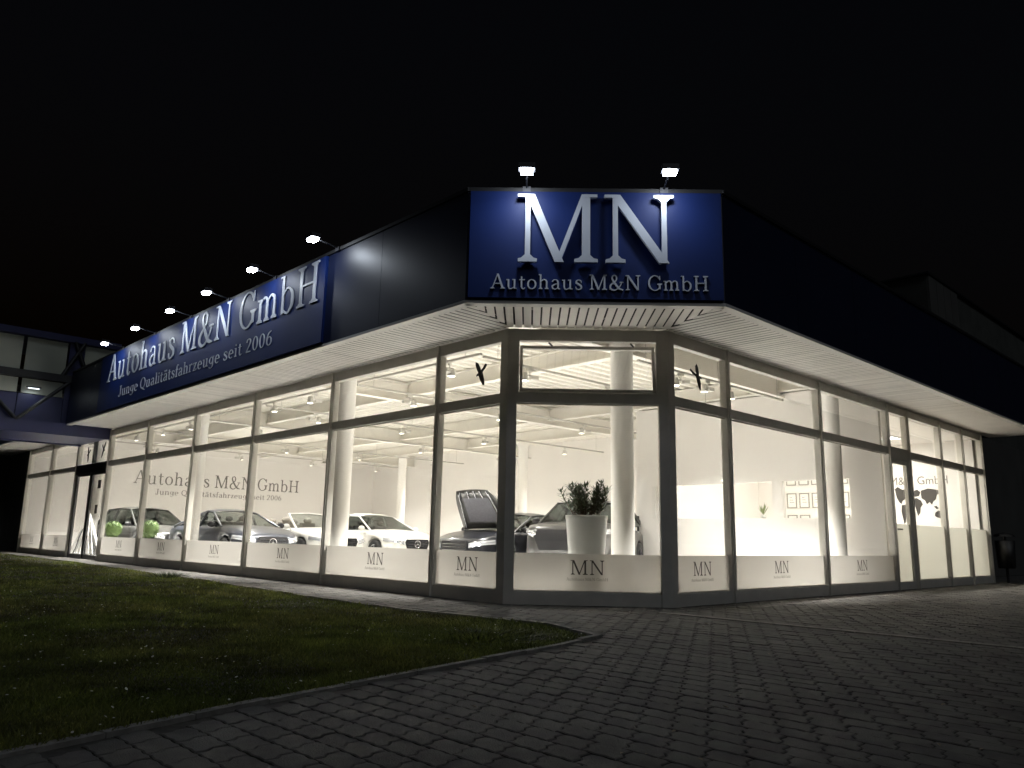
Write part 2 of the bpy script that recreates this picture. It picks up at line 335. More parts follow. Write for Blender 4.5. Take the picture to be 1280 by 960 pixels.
def write(s, o, fr, width, cap, d0, d1, name, m, parent, joined=False, sp=0.06):
    """lettering from origin o (left end of the baseline) along fr[0]; each letter a part"""
    sx = width/text_width(s, sp); x = 0.0; mb = MB(); objs = []
    for c in s:
        if c == ' ': x += 0.36*sx; continue
        b = mb if joined else MB()
        glyph_into(b, c, Vector(o)+fr[0]*x, fr, sx, cap, d0, d1)
        if not joined: objs.append(b.build(name, m, parent))
        x += (GL[c][0]+sp)*sx
    return mb.build(name, m, parent) if joined else objs

# ------------------------------------------------------------------ ground, lawn, paving
LAWN = [(-1.76, -1.50), (-1.40, -0.55), (-1.50, 0.35), (-1.70, 1.5), (-1.66, 3.2), (-1.32, 8.0), (-0.98, 16.5), (-0.98, 26.0), (-1.0, 34.0), (-30.0, 34.0), (-30.0, -7.6), (-6.45, -2.58), (-5.2, -2.25), (-4.1, -2.02), (-3.4, -1.89), (-2.45, -1.70)]
LP = np.array(LAWN)
def in_lawn(x, y):
    x = np.asarray(x, float); y = np.asarray(y, float); c = np.zeros(x.shape, bool); n = len(LP); j = n-1
    for i in range(n):
        xi, yi = LP[i]; xj, yj = LP[j]
        c ^= ((yi > y) != (yj > y)) & (x < (xj-xi)*(y-yi)/(yj-yi+1e-12)+xi); j = i
    return c
def lawn_dist(x, y):
    d = np.full(np.shape(x), 1e9); n = len(LP)
    for i in range(n):
        a = LP[i]; b = LP[(i+1) % n]; e = b-a
        u = np.clip(((x-a[0])*e[0]+(y-a[1])*e[1])/(e@e), 0, 1)
        d = np.minimum(d, np.hypot(x-a[0]-u*e[0], y-a[1]-u*e[1]))
    return d
g = MB().add([(-300, -300, -0.06), (300, -300, -0.06), (300, 300, -0.06), (-300, 300, -0.06)], [(0, 1, 2, 3)]).build('ground', 'asphalt'); tag(g, kind='structure')
pav = MB().box((-12, -9, -0.055), (26, 34, -0.0085)).build('paving', 'joint'); tag(pav, 'grey interlocking block paving in front of the showroom', kind='structure')
# interlocking block: straight joints along y, stepped ends
PW, PL_, GAP = 0.148, 0.184, 0.0045
def paver_outline(s=0.0):
    w = PW/2-GAP/2-s; l = PL_/2-GAP/2-s; k = 0.015; a_ = 0.004; hl_ = PL_/4
    return [(-w-a_, -l-k), (-w*0.35, -l-k), (w*0.1, -l+k), (w-a_, -l+k), (w+a_, -hl_+k*0.5), (w-a_, k*0.4), (w+a_, hl_+k*0.5), (w-a_, l+k), (w*0.1, l+k), (-w*0.35, l-k), (-w-a_, l-k), (-w+a_, hl_-k*0.5), (-w-a_, -k*0.4), (-w+a_, -hl_-k*0.5)]
NPV = 14
def paver_mesh_arrays():
    o0 = paver_outline(); o1 = paver_outline(0.006); n = NPV
    v = [(x, y, -0.03) for x, y in o0]+[(x, y, -0.0035) for x, y in o0]+[(x, y, 0.0) for x, y in o1]
    f = [(i, (i+1) % n, n+(i+1) % n, n+i) for i in range(n)]+[(n+i, n+(i+1) % n, 2*n+(i+1) % n, 2*n+i) for i in range(n)]+[tuple(range(2*n, 3*n))]
    return v, f
pv, pf = paver_mesh_arrays()
cells = []
ix0, ix1 = int(-9.5/PW), int(22/PW)
for i in range(ix0, ix1):
    x = i*PW
    for j in range(int(-8.2/PL_), int(31/PL_)):
        y = j*PL_+(PL_/2 if i % 2 else 0)
        if x > -0.07 and y > -0.07 and x < 15.3 and x+y > 1.38: continue
        if x >= 15.3 and y > 1.1: continue
        if y > 2 and x < -2.2: continue
        cells.append((x, y))
cells = np.array(cells)
keep = ~in_lawn(cells[:, 0], cells[:, 1]) & ~((lawn_dist(cells[:, 0], cells[:, 1]) < 0.085))
keep &= ~((np.abs(cells[:, 0]-0.78) < 0.09) & (cells[:, 1] < -0.3))
cells = cells[keep]
rel = cells-np.array([-7.215, -6.116])
dep = rel[:, 0]*0.69+rel[:, 1]*0.724; lat = rel[:, 0]*0.724-rel[:, 1]*0.69
inview = (dep > 2.75) & (np.abs(lat) < 0.66*dep)
order = np.argsort(np.where(inview, dep, 1e6+dep))
near, far = cells[order[:300]], cells[order[300:]]
variants = []
for q in range(3):
    me = bpy.data.meshes.new('paver'); me.from_pydata(pv, [], pf); me.materials.append(MATS['paver']); variants.append(me)
for k, (x, y) in enumerate(near):
    o = bpy.data.objects.new('paver', variants[k % 3]); COL.objects.link(o); o.parent = pav
    o.location = (x, y, random.uniform(-0.003, 0.002)); o.rotation_euler = (random.gauss(0, 0.007), random.gauss(0, 0.007), random.gauss(0, 0.008))
nf = len(far); base = np.array(pv); V = np.repeat(base[None], nf, 0)
ti = rng.normal(0, 0.008, (nf, 2))
V[:, :, 2] += base[None, :, 0]*ti[:, :1]+base[None, :, 1]*ti[:, 1:]+rng.uniform(-0.003, 0.002, (nf, 1))
V[:, :, 0] += far[:, :1]; V[:, :, 1] += far[:, 1:]
F = [tuple(i+3*NPV*k for i in f) for k in range(nf) for f in pf]
me = bpy.data.meshes.new('paver'); me.from_pydata(V.reshape(-1, 3).tolist(), [], F); me.materials.append(MATS['paver_far'])
at = me.attributes.new('tone', 'FLOAT', 'POINT'); at.data.foreach_set('value', np.repeat(rng.uniform(0.84, 1.16, nf), 3*NPV).astype(np.float32))
o = bpy.data.objects.new('paver_field', me); COL.objects.link(o); o.parent = pav; o['kind'] = 'stuff'
# light row of edging stones crossing the paving
er = thing('edging_row', (0.78, -4.2, 0), 'row of paler edging stones let into the block paving', 'edging')
tag(er, kind='structure')
y = -0.35
while y > -8:
    bx('edging_stone', (0.715, y-0.33, -0.03), (0.845, y, 0.004), 'kerb', er); y -= 0.337
# kerb along the lawn
kb = thing('lawn_kerb', (-3.4, -1.9, 0), 'narrow concrete edging along the lawn', 'kerb'); tag(kb, kind='structure')
KP = [(-14.0, -4.2), (-6.45, -2.58), (-5.2, -2.25), (-4.1, -2.02), (-3.4, -1.89), (-2.45, -1.70), (-1.70, -1.50), (-1.36, -0.55), (-1.46, 0.35), (-1.66, 1.5), (-1.62, 3.2), (-1.28, 8.0), (-0.94, 16.5), (-0.94, 26.0)]
for (ax, ay), (b_x, b_y) in zip(KP[:-1], KP[1:]):
    L = math.hypot(b_x-ax, b_y-ay); n = max(1, round(L/0.5)); ex = Vector((b_x-ax, b_y-ay, 0))/L; ey = ZV.cross(ex)
    for i in range(n):
        s0, s1 = L*i/n+0.004, L*(i+1)/n-0.004
        dz = random.uniform(-0.006, 0.008)
        MB().obox((ax, ay, dz), ex, ey, ZV, (s0, -0.03, -0.04), (s1, 0.03, 0.016)).build('kerb_stone', 'kerb', kb)
# lawn surface
NXG = 90
gx = np.linspace(-30, -0.9, NXG); gy = np.linspace(-7.7, 34, 120)
def hz(x, y): return 0.012+0.012*np.sin(x*1.7+0.6*y)+0.014*np.sin(y*1.1-x*0.4)+0.008*np.sin(3.1*x+2.3*y)
poly = bmesh.new(); vs = [poly.verts.new((x, y, -0.012)) for x, y in LAWN]; poly.faces.new(vs)
bmesh.ops.triangulate(poly, faces=poly.faces[:])
me = bpy.data.meshes.new('lawn'); poly.to_mesh(me); poly.free(); me.materials.append(MATS['soil'])
lawn = bpy.data.objects.new('lawn', me); COL.objects.link(lawn); tag(lawn, 'lawn strip with daisies beside the showroom', kind='structure')
def scatter(n, near_bias=True):
    xs = []; ys = []
    while sum(len(a) for a in xs) < n:
        d = rng.uniform(2.2, 36, 200000)**1.0
        la = rng.uniform(-0.82, 0.25, 200000)*d
        x = -7.215+0.69*d+0.724*la; y = -6.116+0.724*d-0.69*la
        w = np.minimum(1, 5.0/d)
        k = in_lawn(x, y) & (rng.random(200000) < w) & (x > -13)
        xs.append(x[k]); ys.append(y[k])
    return np.concatenate(xs)[:n], np.concatenate(ys)[:n]
NB = 230000
x, y = scatter(NB)
edge = lawn_dist(x, y)
patch = 0.5+0.5*np.sin(x*1.9+1.3*np.sin(y*1.2))*np.sin(y*1.5+0.9*np.sin(x*2.2))
hgt = rng.uniform(0.016, 0.042, NB)*(0.55+0.8*patch)*np.where(edge < 0.22, 1.35, 1.0)
tip = np.hypot(x+2.55, y+0.75); hgt *= np.where(tip < 0.55, 2.0, 1.0)
wid = rng.uniform(0.0028, 0.006, NB)*(1+np.hypot(x+7.2, y+6.1)*0.05)
az = rng.uniform(0, 2*np.pi, NB); ln = rng.normal(0, 0.55, NB)*hgt; l2 = rng.normal(0, 0.55, NB)*hgt
V = np.zeros((NB, 3, 3)); z0 = -0.012
V[:, 0] = np.stack([x-np.cos(az)*wid, y-np.sin(az)*wid, np.full(NB, z0)], -1)
V[:, 1] = np.stack([x+np.cos(az)*wid, y+np.sin(az)*wid, np.full(NB, z0)], -1)
V[:, 2] = np.stack([x+ln, y+l2, z0+hgt], -1)
me = bpy.data.meshes.new('grass'); me.vertices.add(NB*3); me.vertices.foreach_set('co', V.ravel())
me.loops.add(NB*3); me.loops.foreach_set('vertex_index', np.arange(NB*3, dtype=np.int32))
me.polygons.add(NB); me.polygons.foreach_set('loop_start', np.arange(0, NB*3, 3, dtype=np.int32)); me.update(calc_edges=True)
at = me.attributes.new('tone', 'FLOAT', 'POINT'); at.data.foreach_set('value', np.repeat(rng.uniform(0.6, 1.35, NB)*(0.72+0.5*patch), 3).astype(np.float32))
me.materials.append(MATS['blade'])
o = bpy.data.objects.new('grass', me); COL.objects.link(o); tag(o, 'short uneven green grass of the lawn', 'grass', kind='stuff')
nd = 900
x, y = scatter(nd); mb = MB()
cl = np.sin(x*2.1+np.cos(y*1.7)*1.5)+np.sin(y*1.9+x)
for xx, yy, c in zip(x, y, cl):
    if c < 0.1 and random.random() < 0.7: continue
    r = random.uniform(0.004, 0.009); zz = random.uniform(0.025, 0.05); n = 6
    tx, ty = random.gauss(0, 0.3), random.gauss(0, 0.3)
    mb.add([(xx, yy, zz+0.003)]+[(xx+r*math.cos(a), yy+r*math.sin(a), zz+r*(tx*math.cos(a)+ty*math.sin(a))) for a in [2*math.pi*i/n for i in range(n)]],
           [(0, 1+i, 1+(i+1) % n) for i in range(n)])
o = mb.build('daisy_blooms', 'petal'); tag(o, 'tiny white daisies scattered through the grass', 'daisies', kind='stuff')
# dark weed clump at the path edge and a taller tuft by the lawn tip
def clump(loc, r, h, n, label):
    t = thing('weed_clump', loc, label, 'weed'); mb = MB()
    for i in range(n):
        a = random.uniform(0, 6.28); d = r*math.sqrt(random.random()); b = Vector((loc[0]+d*math.cos(a), loc[1]+d*math.sin(a), 0))
        hh = h*random.uniform(0.5, 1)*(1-0.5*d/r); w = random.uniform(0.003, 0.007); q = random.uniform(0, 3.14)
        e = Vector((math.cos(q)*w, math.sin(q)*w, 0)); k = Vector((math.cos(a)*d*0.7+random.gauss(0, .03), math.sin(a)*d*0.7+random.gauss(0, .03), 0))
        mb.add([b-e, b+e, b+k*0.5+ZV*hh*0.6+e*0.8, b+k+ZV*hh, b+k*0.5+ZV*hh*0.6-e*0.8], [(0, 1, 2, 4), (4, 2, 3)])
    mb.build('leaves', 'weed', t)
clump((-1.5, 9.0, 0), 0.32, 0.15, 320, 'dark weed clump on the lawn edge beside the walkway')
clump((-2.6, -0.9, 0), 0.45, 0.075, 520, 'dark tuft of taller grass near the pointed tip of the lawn')

mb = MB()
for i in range(150):
    d = random.uniform(3, 15); la = random.uniform(-0.3, 0.7)*d; xx = -7.215+0.69*d+0.724*la; yy = -6.116+0.724*d-0.69*la
    if in_lawn(np.array([xx]), np.array([yy]))[0] or (xx > -0.3 and yy > -0.3): continue
    r = random.uniform(0.006, 0.022); a = random.uniform(0, 6.28); e = Vector((math.cos(a), math.sin(a), 0))*r; f = Vector((-math.sin(a), math.cos(a), 0))*r*0.45; c = Vector((xx, yy, 0.006))
    mb.add([c-e, c+f+ZV*r*0.3, c+e+ZV*r*0.2, c-f+ZV*r*0.25], [(0, 1, 2), (0, 2, 3)])
o = mb.build('leaf_litter', 'litter'); tag(o, 'small dry leaves and grit lying on the block paving', 'litter', kind='stuff')

# ------------------------------------------------------------------ showroom building
H = 3.66
bld = thing('showroom', (0, 1.5, 0), 'long glazed car showroom with white slatted soffit and dark blue fascia', 'showroom')
FZ = 0.05
MB().prism([(0.06, 1.5), (1.5, 0.06), (15.0, 0.06), (15.0, 27.0), (0.06, 27.0)], (0, 0, 0), Vector((1, 0, 0)), Vector((0, 1, 0)), ZV, -0.05, FZ).build('floor', 'floor_tile', bld)
# walls
bx('back_wall', (-0.0, 26.95, 0), (15.0, 27.2, 5.0), 'wall_white', bld)
bx('side_wall', (14.9, 6.2, 0), (15.15, 26.95, 5.0), 'wall_white', bld)
bx('office_wall', (14.9, 0.12, 0), (15.15, 6.2, 5.0), 'wall_white', bld)
bx('office_wall', (9.12, 6.08, FZ), (14.9, 6.2, 4.55), 'wall_white', bld)
# partition with two openings
pt = MB()
YS = [(0.12, 0.78), (2.26, 2.50), (5.05, 6.2)]
for a, b in YS: pt.box((9.0, a, 1.38), (9.12, b, 2.18))
pt.box((9.0, 0.12, FZ), (9.12, 6.2, 1.38)); pt.box((9.0, 0.12, 2.18), (9.12, 6.2, 4.12))
pt.build('partition_wall', 'wall_white', bld)
bx('partition_edge', (8.985, 6.14, 0.4), (9.0, 6.2, 1.45), 'frame_dark', bld)
bx('door_reveal', (8.985, 5.62, 1.38), (9.0, 5.72, 2.18), 'trim_white', bld)
bx('office_ceiling', (9.12, 0.12, 3.52), (14.9, 6.08, 3.56), 'wall_white', bld)
# roof deck: trapezoid profile, ribs along x
mb = MB(); per = 0.30; n = int(26.9/per); yy = 0.05
prof = []
for i in range(n+1):
    y0 = 0.0+i*per; prof += [(y0, 4.62), (y0+0.06, 4.50), (y0+0.17, 4.50), (y0+0.23, 4.62)]
prof.append((26.95, 4.62))
vs = []
for (py, pz) in prof: vs += [(-0.2, py, pz), (15.0, py, pz)]
mb.add(vs, [(2*i, 2*i+2, 2*i+3, 2*i+1) for i in range(len(prof)-1)]); mb.build('roof_deck', 'deck', bld)
MB().prism([(-1.15, 0.96), (0.96, -1.15), (16.2, -1.15), (16.2, 29), (-1.15, 29)], (0, 0, 0), Vector((1, 0, 0)), Vector((0, 1, 0)), ZV, 4.70, 4.95).build('roof', 'conc_dark', bld)
def ibeam(a, b, z0, z1, fl=0.16, axis='y'):
    m = MB(); c = None
    if axis == 'y':
        X, Y0, Y1 = a
        m.box((X-fl/2, Y0, z0), (X+fl/2, Y1, z0+0.018)).box((X-0.012, Y0, z0+0.018), (X+0.012, Y1, z1-0.018)).box((X-fl/2, Y0, z1-0.018), (X+fl/2, Y1, z1))
    else:
        Y, X0, X1 = a
        m.box((X0, Y-fl/2, z0), (X1, Y+fl/2, z0+0.018)).box((X0, Y-0.012, z0+0.018), (X1, Y+0.012, z1-0.018)).box((X0, Y-fl/2, z1-0.018), (X1, Y+fl/2, z1))
    return m.build('beam', 'beam', bld)
for X in (0.75, 3.9, 8.9, 12.0):
    ibeam((X, 0.2, 26.9), None, 4.14, 4.49, 0.18)
for Y in (2.2, 9.2, 16.4, 23.6):
    ibeam((Y, 0.1, 14.9), None, 4.02, 4.46, 0.22, 'x')
for cx, cy, r in ((3.06, 1.98, 0.19), (1.0, 7.24, 0.18), (0.95, 14.1, 0.165), (8.38, 0.82, 0.17), (12.0, 13.4, 0.17), (12.0, 20.5, 0.17), (1.1, 22.8, 0.17)):
    MB().lathe((cx, cy, 0), [(r*1.25, FZ), (r*1.25, FZ+0.05), (r, FZ+0.06), (r, 4.02), (r*1.2, 4.03), (r*1.2, 4.14)], 28).build('column', 'column', bld)
# ---- glazing. A bay between two posts: panes, frosted film with print, rails
def bay(fr, o, w, film_z=0.65, mn=True, upper=True, dark=False, film=True, name='window', filmmat_='film', print_dx=0.0, posts=(0.045, 0.045)):
    """o: left end (seen from outside) of the bay on the glass plane at z=0; w: width"""
    ex, ey, ez = fr; a = posts[0]; b = w-posts[1]; fm = 'frame_dark' if dark else 'frame'
    MB().obox(o, ex, ey, ez, (a, 0.0, -0.05), (b, 0.16, 0.05)).build('sill', fm, bld)
    MB().obox(o, ex, ey, ez, (a, 2.635, -0.05), (b, 2.775, 0.05)).build('transom', fm, bld)
    MB().obox(o, ex, ey, ez, (a, 3.50, -0.05), (b, 3.66, 0.05)).build('header', fm, bld)
    win = MB().obox(o, ex, ey, ez, (a-0.005, 0.155, -0.012), (b+0.005, 2.64, -0.004)).build(name, 'glass', bld)
    if upper: MB().obox(o, ex, ey, ez, (a-0.005, 2.77, -0.012), (b+0.005, 3.505, -0.004)).build('transom_window', 'glass', bld)
    # slim glazing beads
    for z0, z1 in ((0.16, 0.18), (2.615, 2.635)): MB().obox(o, ex, ey, ez, (a, z0, -0.004), (b, z1, 0.012)).build('glazing_bead', fm, bld)
    if film:
        f = MB().obox(o, ex, ey, ez, (a, 0.18, -0.0035), (b, film_z, -0.0015)).build('frosted_film', filmmat_, win)
    if mn:
        c = Vector(o)+ex*(w/2+print_dx)
        k = 0.2
        mw = 0.44
        m = MB()
        glyph_into(m, 'M', c+ex*(-0.22)+ey*0.385, fr, 0.195, 0.185, -0.0013, -0.0008)
        glyph_into(m, 'N', c+ex*(0.03)+ey*0.385, fr, 0.195, 0.185, -0.0013, -0.0008)
        m.build('film_lettering', 'decal', win)
        write('Autohaus M&N GmbH', c+ex*(-0.27)+ey*0.31, fr, 0.54, 0.038, -0.0013, -0.0008, 'film_small_print', 'decal_grey', win, joined=True)
    return win
def post(fr, o, w=0.084, dark=False, z1=3.66, cap=True):
    ex, ey, ez = fr; m = MB().obox(o, ex, ey, ez, (-w/2, 0.0, -0.055), (w/2, z1, 0.055))
    if cap: m.obox(o, ex, ey, ez, (-0.022, 0.0, 0.055), (0.022, z1, 0.085))
    return m.build('post', 'frame_dark' if dark else 'frame', bld)
FL, FRR, FC = FR['L'], FR['R'], FR['C']
# left facade (plane x = 0): bays run from high y to low y
for y1, y0 in ((3, 1.5), (6, 3), (9, 6), (12, 9), (15, 12), (18, 15), (24, 21), (27, 24)):
    w = y1-y0
    bay(FL, (0, y1, 0), w, posts=(0.045, 0.1 if y0 == 1.5 else 0.045), print_dx=-0.03 if y0 == 1.5 else 0)
for y in (3, 6, 9, 12, 15, 24, 27): post(FL, (0, y, 0))
post(FL, (0, 18, 0), dark=False); post(FL, (0, 21, 0), dark=False)
# right facade (plane y = 0)
bay(FRR, (1.5, 0, 0), 1.5, posts=(0.1, 0.045), print_dx=0.03)
for x0 in (3, 6): bay(FRR, (x0, 0, 0), 3.0)
bay(FRR, (10.05, 0, 0), 1.95, film_z=1.27, mn=False, filmmat_='film_office')
bay(FRR, (12, 0, 0), 1.5, film_z=1.27, mn=False, filmmat_='film_office')
bay(FRR, (13.5, 0, 0), 1.5, film_z=1.27, mn=False, filmmat_='film_office')
for x in (3, 6, 9, 12, 13.5, 15): post(FRR, (x, 0, 0))
post(FRR, (10.05, 0, 0), 0.12)
# chamfer with inward tilted hopper window
cw = 1.5*math.sqrt(2)
bay(FC, (0, 1.5, 0), cw, upper=False, posts=(0.1, 0.1), print_dx=0.0)
ex, ey, ez = FC
o0 = Vector((0, 1.5, 0)); hw0, hw1 = 0.135, cw-0.135; ti = R(9)
ey2 = ey*math.cos(ti)-ez*math.sin(ti); ez2 = ez*math.cos(ti)+ey*math.sin(ti); oo = o0+ey*2.79
hop = MB().obox(oo, ex, ey2, ez2, (hw0+0.04, 0.045, -0.012), (hw1-0.04, 0.63, -0.004)).build('hopper_window', 'glass', bld)
fm = MB()
for a, b in (((hw0, 0, -0.025), (hw1, 0.045, 0.025)), ((hw0, 0.63, -0.025), (hw1, 0.675, 0.025)), ((hw0, 0.045, -0.025), (hw0+0.04, 0.63, 0.025)), ((hw1-0.04, 0.045, -0.025), (hw1, 0.63, 0.025))): fm.obox(oo, ex, ey2, ez2, a, b)
fm.build('sash_frame', 'frame', hop)
for s in (0.25, 0.78): MB().tube(o0+ex*(cw*s)+ey*3.49-ez*0.03, oo+ex*(cw*s+0.08)+ey2*0.66-ez2*0.02, 0.012).build('stay_arm', 'frame_dark', hop)
ofs = MB()
for a, b in (((0.1, 2.775, -0.05), (0.13, 3.50, 0.05)), ((cw-0.13, 2.775, -0.05), (cw-0.1, 3.50, 0.05))): ofs.obox(o0, ex, ey, ez, a, b)
ofs.build('fixed_frame', 'frame', bld)
def corner(poly):   # five-sided post at a chamfer corner
    return MB().prism(poly, (0, 0, 0), Vector((1, 0, 0)), Vector((0, 1, 0)), ZV, 0.0, 3.66).build('corner_post', 'frame', bld)
corner([(-0.062, 1.62), (-0.062, 1.474), (-0.044+0.105*S2, 1.456-0.105*S2), (0.035+0.105*S2, 1.535-0.105*S2), (0.09, 1.62)])
corner([(1.62, -0.062), (1.474, -0.062), (1.456-0.105*S2, -0.044+0.105*S2), (1.535-0.105*S2, 0.035+0.105*S2), (1.62, 0.09)])
# door in the left facade (y 18..21), dark framed double door
d0 = Vector((0, 21, 0)); ex, ey, ez = FL
MB().obox(d0, ex, ey, ez, (0.045, 2.50, -0.06), (2.955, 2.775, 0.06)).build('door_header', 'frame_dark', bld)
MB().obox(d0, ex, ey, ez, (0.045, 3.50, -0.05), (2.955, 3.66, 0.05)).build('header', 'frame_dark', bld)
for a, b in ((0.045, 1.48), (1.52, 2.955)):
    dr = MB().obox(d0, ex, ey, ez, (a+0.09, 0.1, -0.008), (b-0.07, 2.45, 0.0)).build('entrance_door', 'glass', bld)
    f = MB()
    for p, q in (((a, 0.0, -0.03), (a+0.1, 2.5, 0.03)), ((b-0.08, 0.0, -0.03), (b, 2.5, 0.03)), ((a+0.1, 0.0, -0.03), (b-0.08, 0.12, 0.03)), ((a+0.1, 2.43, -0.03), (b-0.08, 2.5, 0.03))): f.obox(d0, ex, ey, ez, p, q)
    f.build('door_frame', 'frame_dark', dr)
    MB().obox(d0, ex, ey, ez, (a-0.0, 2.77, -0.012), (b, 3.505, -0.004)).build('transom_window', 'glass', bld)
post(FL, (0, 19.5, 0), 0.06, dark=True, cap=False).location.z = 0
MB().obox(d0, ex, ey, ez, (2.15, 2.02, 0.001), (2.42, 2.26, 0.004)).build('door_sticker', 'decal', bld)
MB().obox(d0, ex, ey, ez, (2.12, 1.30, 0.001), (2.34, 1.55, 0.004)).build('door_sticker', 'decal_grey', bld)
# side door in the right facade (x 9..10.05)
d0 = Vector((9, 0, 0)); ex, ey, ez = FRR
MB().obox(d0, ex, ey, ez, (0.045, 2.56, -0.05), (0.99, 2.80, 0.05)).build('door_header', 'frame', bld)
MB().obox(d0, ex, ey, ez, (0.045, 3.50, -0.05), (0.99, 3.66, 0.05)).build('header', 'frame', bld)
MB().obox(d0, ex, ey, ez, (0.045, 2.79, -0.012), (0.99, 3.505, -0.004)).build('transom_window', 'glass', bld)
dr = MB().obox(d0, ex, ey, ez, (0.13, 0.12, -0.012), (0.90, 2.50, -0.004)).build('side_door', 'glass', bld)
f = MB()
for p, q in (((0.045, 0.0, -0.035), (0.13, 2.56, 0.035)), ((0.90, 0.0, -0.035), (0.99, 2.56, 0.035)), ((0.13, 0.0, -0.035), (0.90, 0.15, 0.035)), ((0.13, 2.47, -0.035), (0.90, 2.56, 0.035))): f.obox(d0, ex, ey, ez, p, q)
f.build('door_frame', 'frame', dr)
MB().obox(d0, ex, ey, ez, (0.13, 0.15, -0.003), (0.90, 1.27, -0.001)).build('frosted_film', 'film_office', dr)
MB().obox(d0, ex, ey, ez, (0.16, 1.15, 0.04), (0.36, 1.175, 0.075)).build('door_handle', 'frame_dark', dr)
# ---- fascia and soffit
E = -1.25; cE = 1.0   # eave planes x=E, y=E; chamfer corners (E,1.0) (1.0,E)
def fascia(a, b, z0=3.665, z1=5.12, th=0.1, name='fascia'):
    a = Vector((*a, 0)); b = Vector((*b, 0)); L = (b-a).length; ex = (b-a)/L; ez = ex.cross(ZV)
    npan = max(1, round(L/1.95))
    for q in range(npan):
        jit = random.uniform(-0.0015, 0.0015)
        MB().obox(a, ex, ZV, ez, (L*q/npan+0.004, z0+0.03, -th), (L*(q+1)/npan-0.004, z1, jit)).build('fascia_panel', 'fascia', bld)
    MB().obox(a, ex, ZV, ez, (0, z0-0.012, -th-0.02), (L, z0+0.028, 0.012)).build('eave_trim', 'trim_white', bld)
    MB().obox(a, ex, ZV, ez, (-0.02, z1, -th-0.08), (L+0.02, z1+0.05, 0.03)).build('coping', 'steel_black', bld)
fascia((E, 17.9), (E, cE)); fascia((E, cE), (cE, E)); fascia((cE, E), (16.2, E))
fascia((E, 30.0), (E, 21.5), z1=4.6)
MB().box((E, 17.9, 3.695), (0.0, 18.0, 5.12)).build('fascia_return', 'fascia', bld)
MB().box((E, 21.4, 3.695), (0.0, 21.5, 4.6)).build('fascia_return', 'fascia', bld)
bx('fascia_return', (16.1, E+0.1, 3.695), (16.2, 1.0, 5.12), 'fascia', bld)
SP, SW, SZ = 0.113, 0.085, 3.672
sof = MB()
A3 = Vector((1, 0, 0)); B3 = Vector((0, 1, 0))
sof.prism([(E+0.1, 1.02), (0.02, 1.52), (0.02, 30), (E+0.1, 30)], (0, 0, 0), A3, B3, ZV, 3.715, 3.74)
sof.prism([(1.02, E+0.1), (1.52, 0.02), (16.2, 0.02), (16.2, E+0.1)], (0, 0, 0), A3, B3, ZV, 3.715, 3.74)
sof.prism([(E+0.1, 1.0), (1.0, E+0.1), (1.5, 0.0), (0.0, 1.5)], (0, 0, 0), A3, B3, ZV, 3.735, 3.76)
soffit = sof.build('soffit', 'slat_gap', bld)
unit = MB().box((0, -SW/2, 0), (1.145, SW/2, 0.004)).mesh('slat', 'slat')
left_far = MB(); nleft = 0
for k in range(int((17.9-1.55)/SP)):
    y = 1.56+k*SP
    if y < 12.2:
        o = bpy.data.objects.new('slat', unit); COL.objects.link(o); o.parent = soffit; o.matrix_parent_inverse = Matrix.Identity(4); o.location = (E+0.105, y, SZ+random.uniform(-.001, .001)); o.rotation_euler = (random.gauss(0, .012), 0, 0)
    else: left_far.box((E+0.105, y-SW/2, SZ), (-0.0, y+SW/2, SZ+0.004))
for k in range(int(8.5/SP)): left_far.box((E+0.105, 21.55+k*SP-SW/2, SZ), (0, 21.55+k*SP+SW/2, SZ+0.004))
unit2 = MB().box((-SW/2, 0, 0), (SW/2, 1.145, 0.004)).mesh('slat', 'slat')
for k in range(int((16.1-1.55)/SP)):
    x = 1.56+k*SP
    if x < 11.2:
        o = bpy.data.objects.new('slat', unit2); COL.objects.link(o); o.parent = soffit; o.matrix_parent_inverse = Matrix.Identity(4); o.location = (x, E+0.105, SZ+random.uniform(-.001, .001)); o.rotation_euler = (0, random.gauss(0, .012), 0)
    else: left_far.box((x-SW/2, E+0.105, SZ), (x+SW/2, 0.0, SZ+0.004))
# mitred short slats of the two side soffits near the chamfer
def mitre(y):   # left soffit strip between eave and mitre line from (E,1) to (0,1.5)
    return (y-1.0)/0.5*1.25+E
y = 1.56-SP
while y > 1.03:
    x1 = min(0, mitre(y))-0.02
    for nm, pp in (('slat', [(E+0.105, y-SW/2), (x1, y-SW/2), (x1+0.11, y+SW/2), (E+0.105, y+SW/2)]), ('slat', [(y-SW/2, E+0.105), (y-SW/2, x1), (y+SW/2, x1+0.11), (y+SW/2, E+0.105)])):
        MB().prism(pp, (0, 0, SZ), A3, B3, ZV, 0, 0.004).build(nm, 'slat', soffit)
    y -= SP
# chamfer slats: perpendicular to the chamfer
exc = Vector((S2, -S2, 0)); ezc = Vector((S2, S2, 0)); oc = Vector((-0.125, -0.125, 0)); depth = 1.625*S2+0.02
half0 = (cE-E)*S2-0.05; half1 = 1.5*S2
sp2 = 0.118; k = 0; nn = int(half0/sp2)
for i in range(-nn, nn+1):
    s = i*sp2; lo = 0.10; hi = depth
    if abs(s) > half1: hi = lo+(depth-lo)*max(0.04, (half0-abs(s))/(half0-half1))
    sw = 0.095; ss = 1 if s > 0 else -1
    sk = 0.0 if abs(s) <= half1 else 0.10
    a, b = s-sw/2, s+sw/2
    ha, hb = (hi+sk*0.5, hi-sk*0.5) if s > 0 else (hi-sk*0.5, hi+sk*0.5)
    if sk == 0: ha = hb = hi
    MB().prism([(a, lo), (b, lo), (b, min(depth, max(lo+.01, hb))), (a, min(depth, max(lo+.01, ha)))], oc+Vector((0, 0, SZ+0.003)), exc, ezc, ZV, 0, 0.004).build('slat', 'slat', soffit)
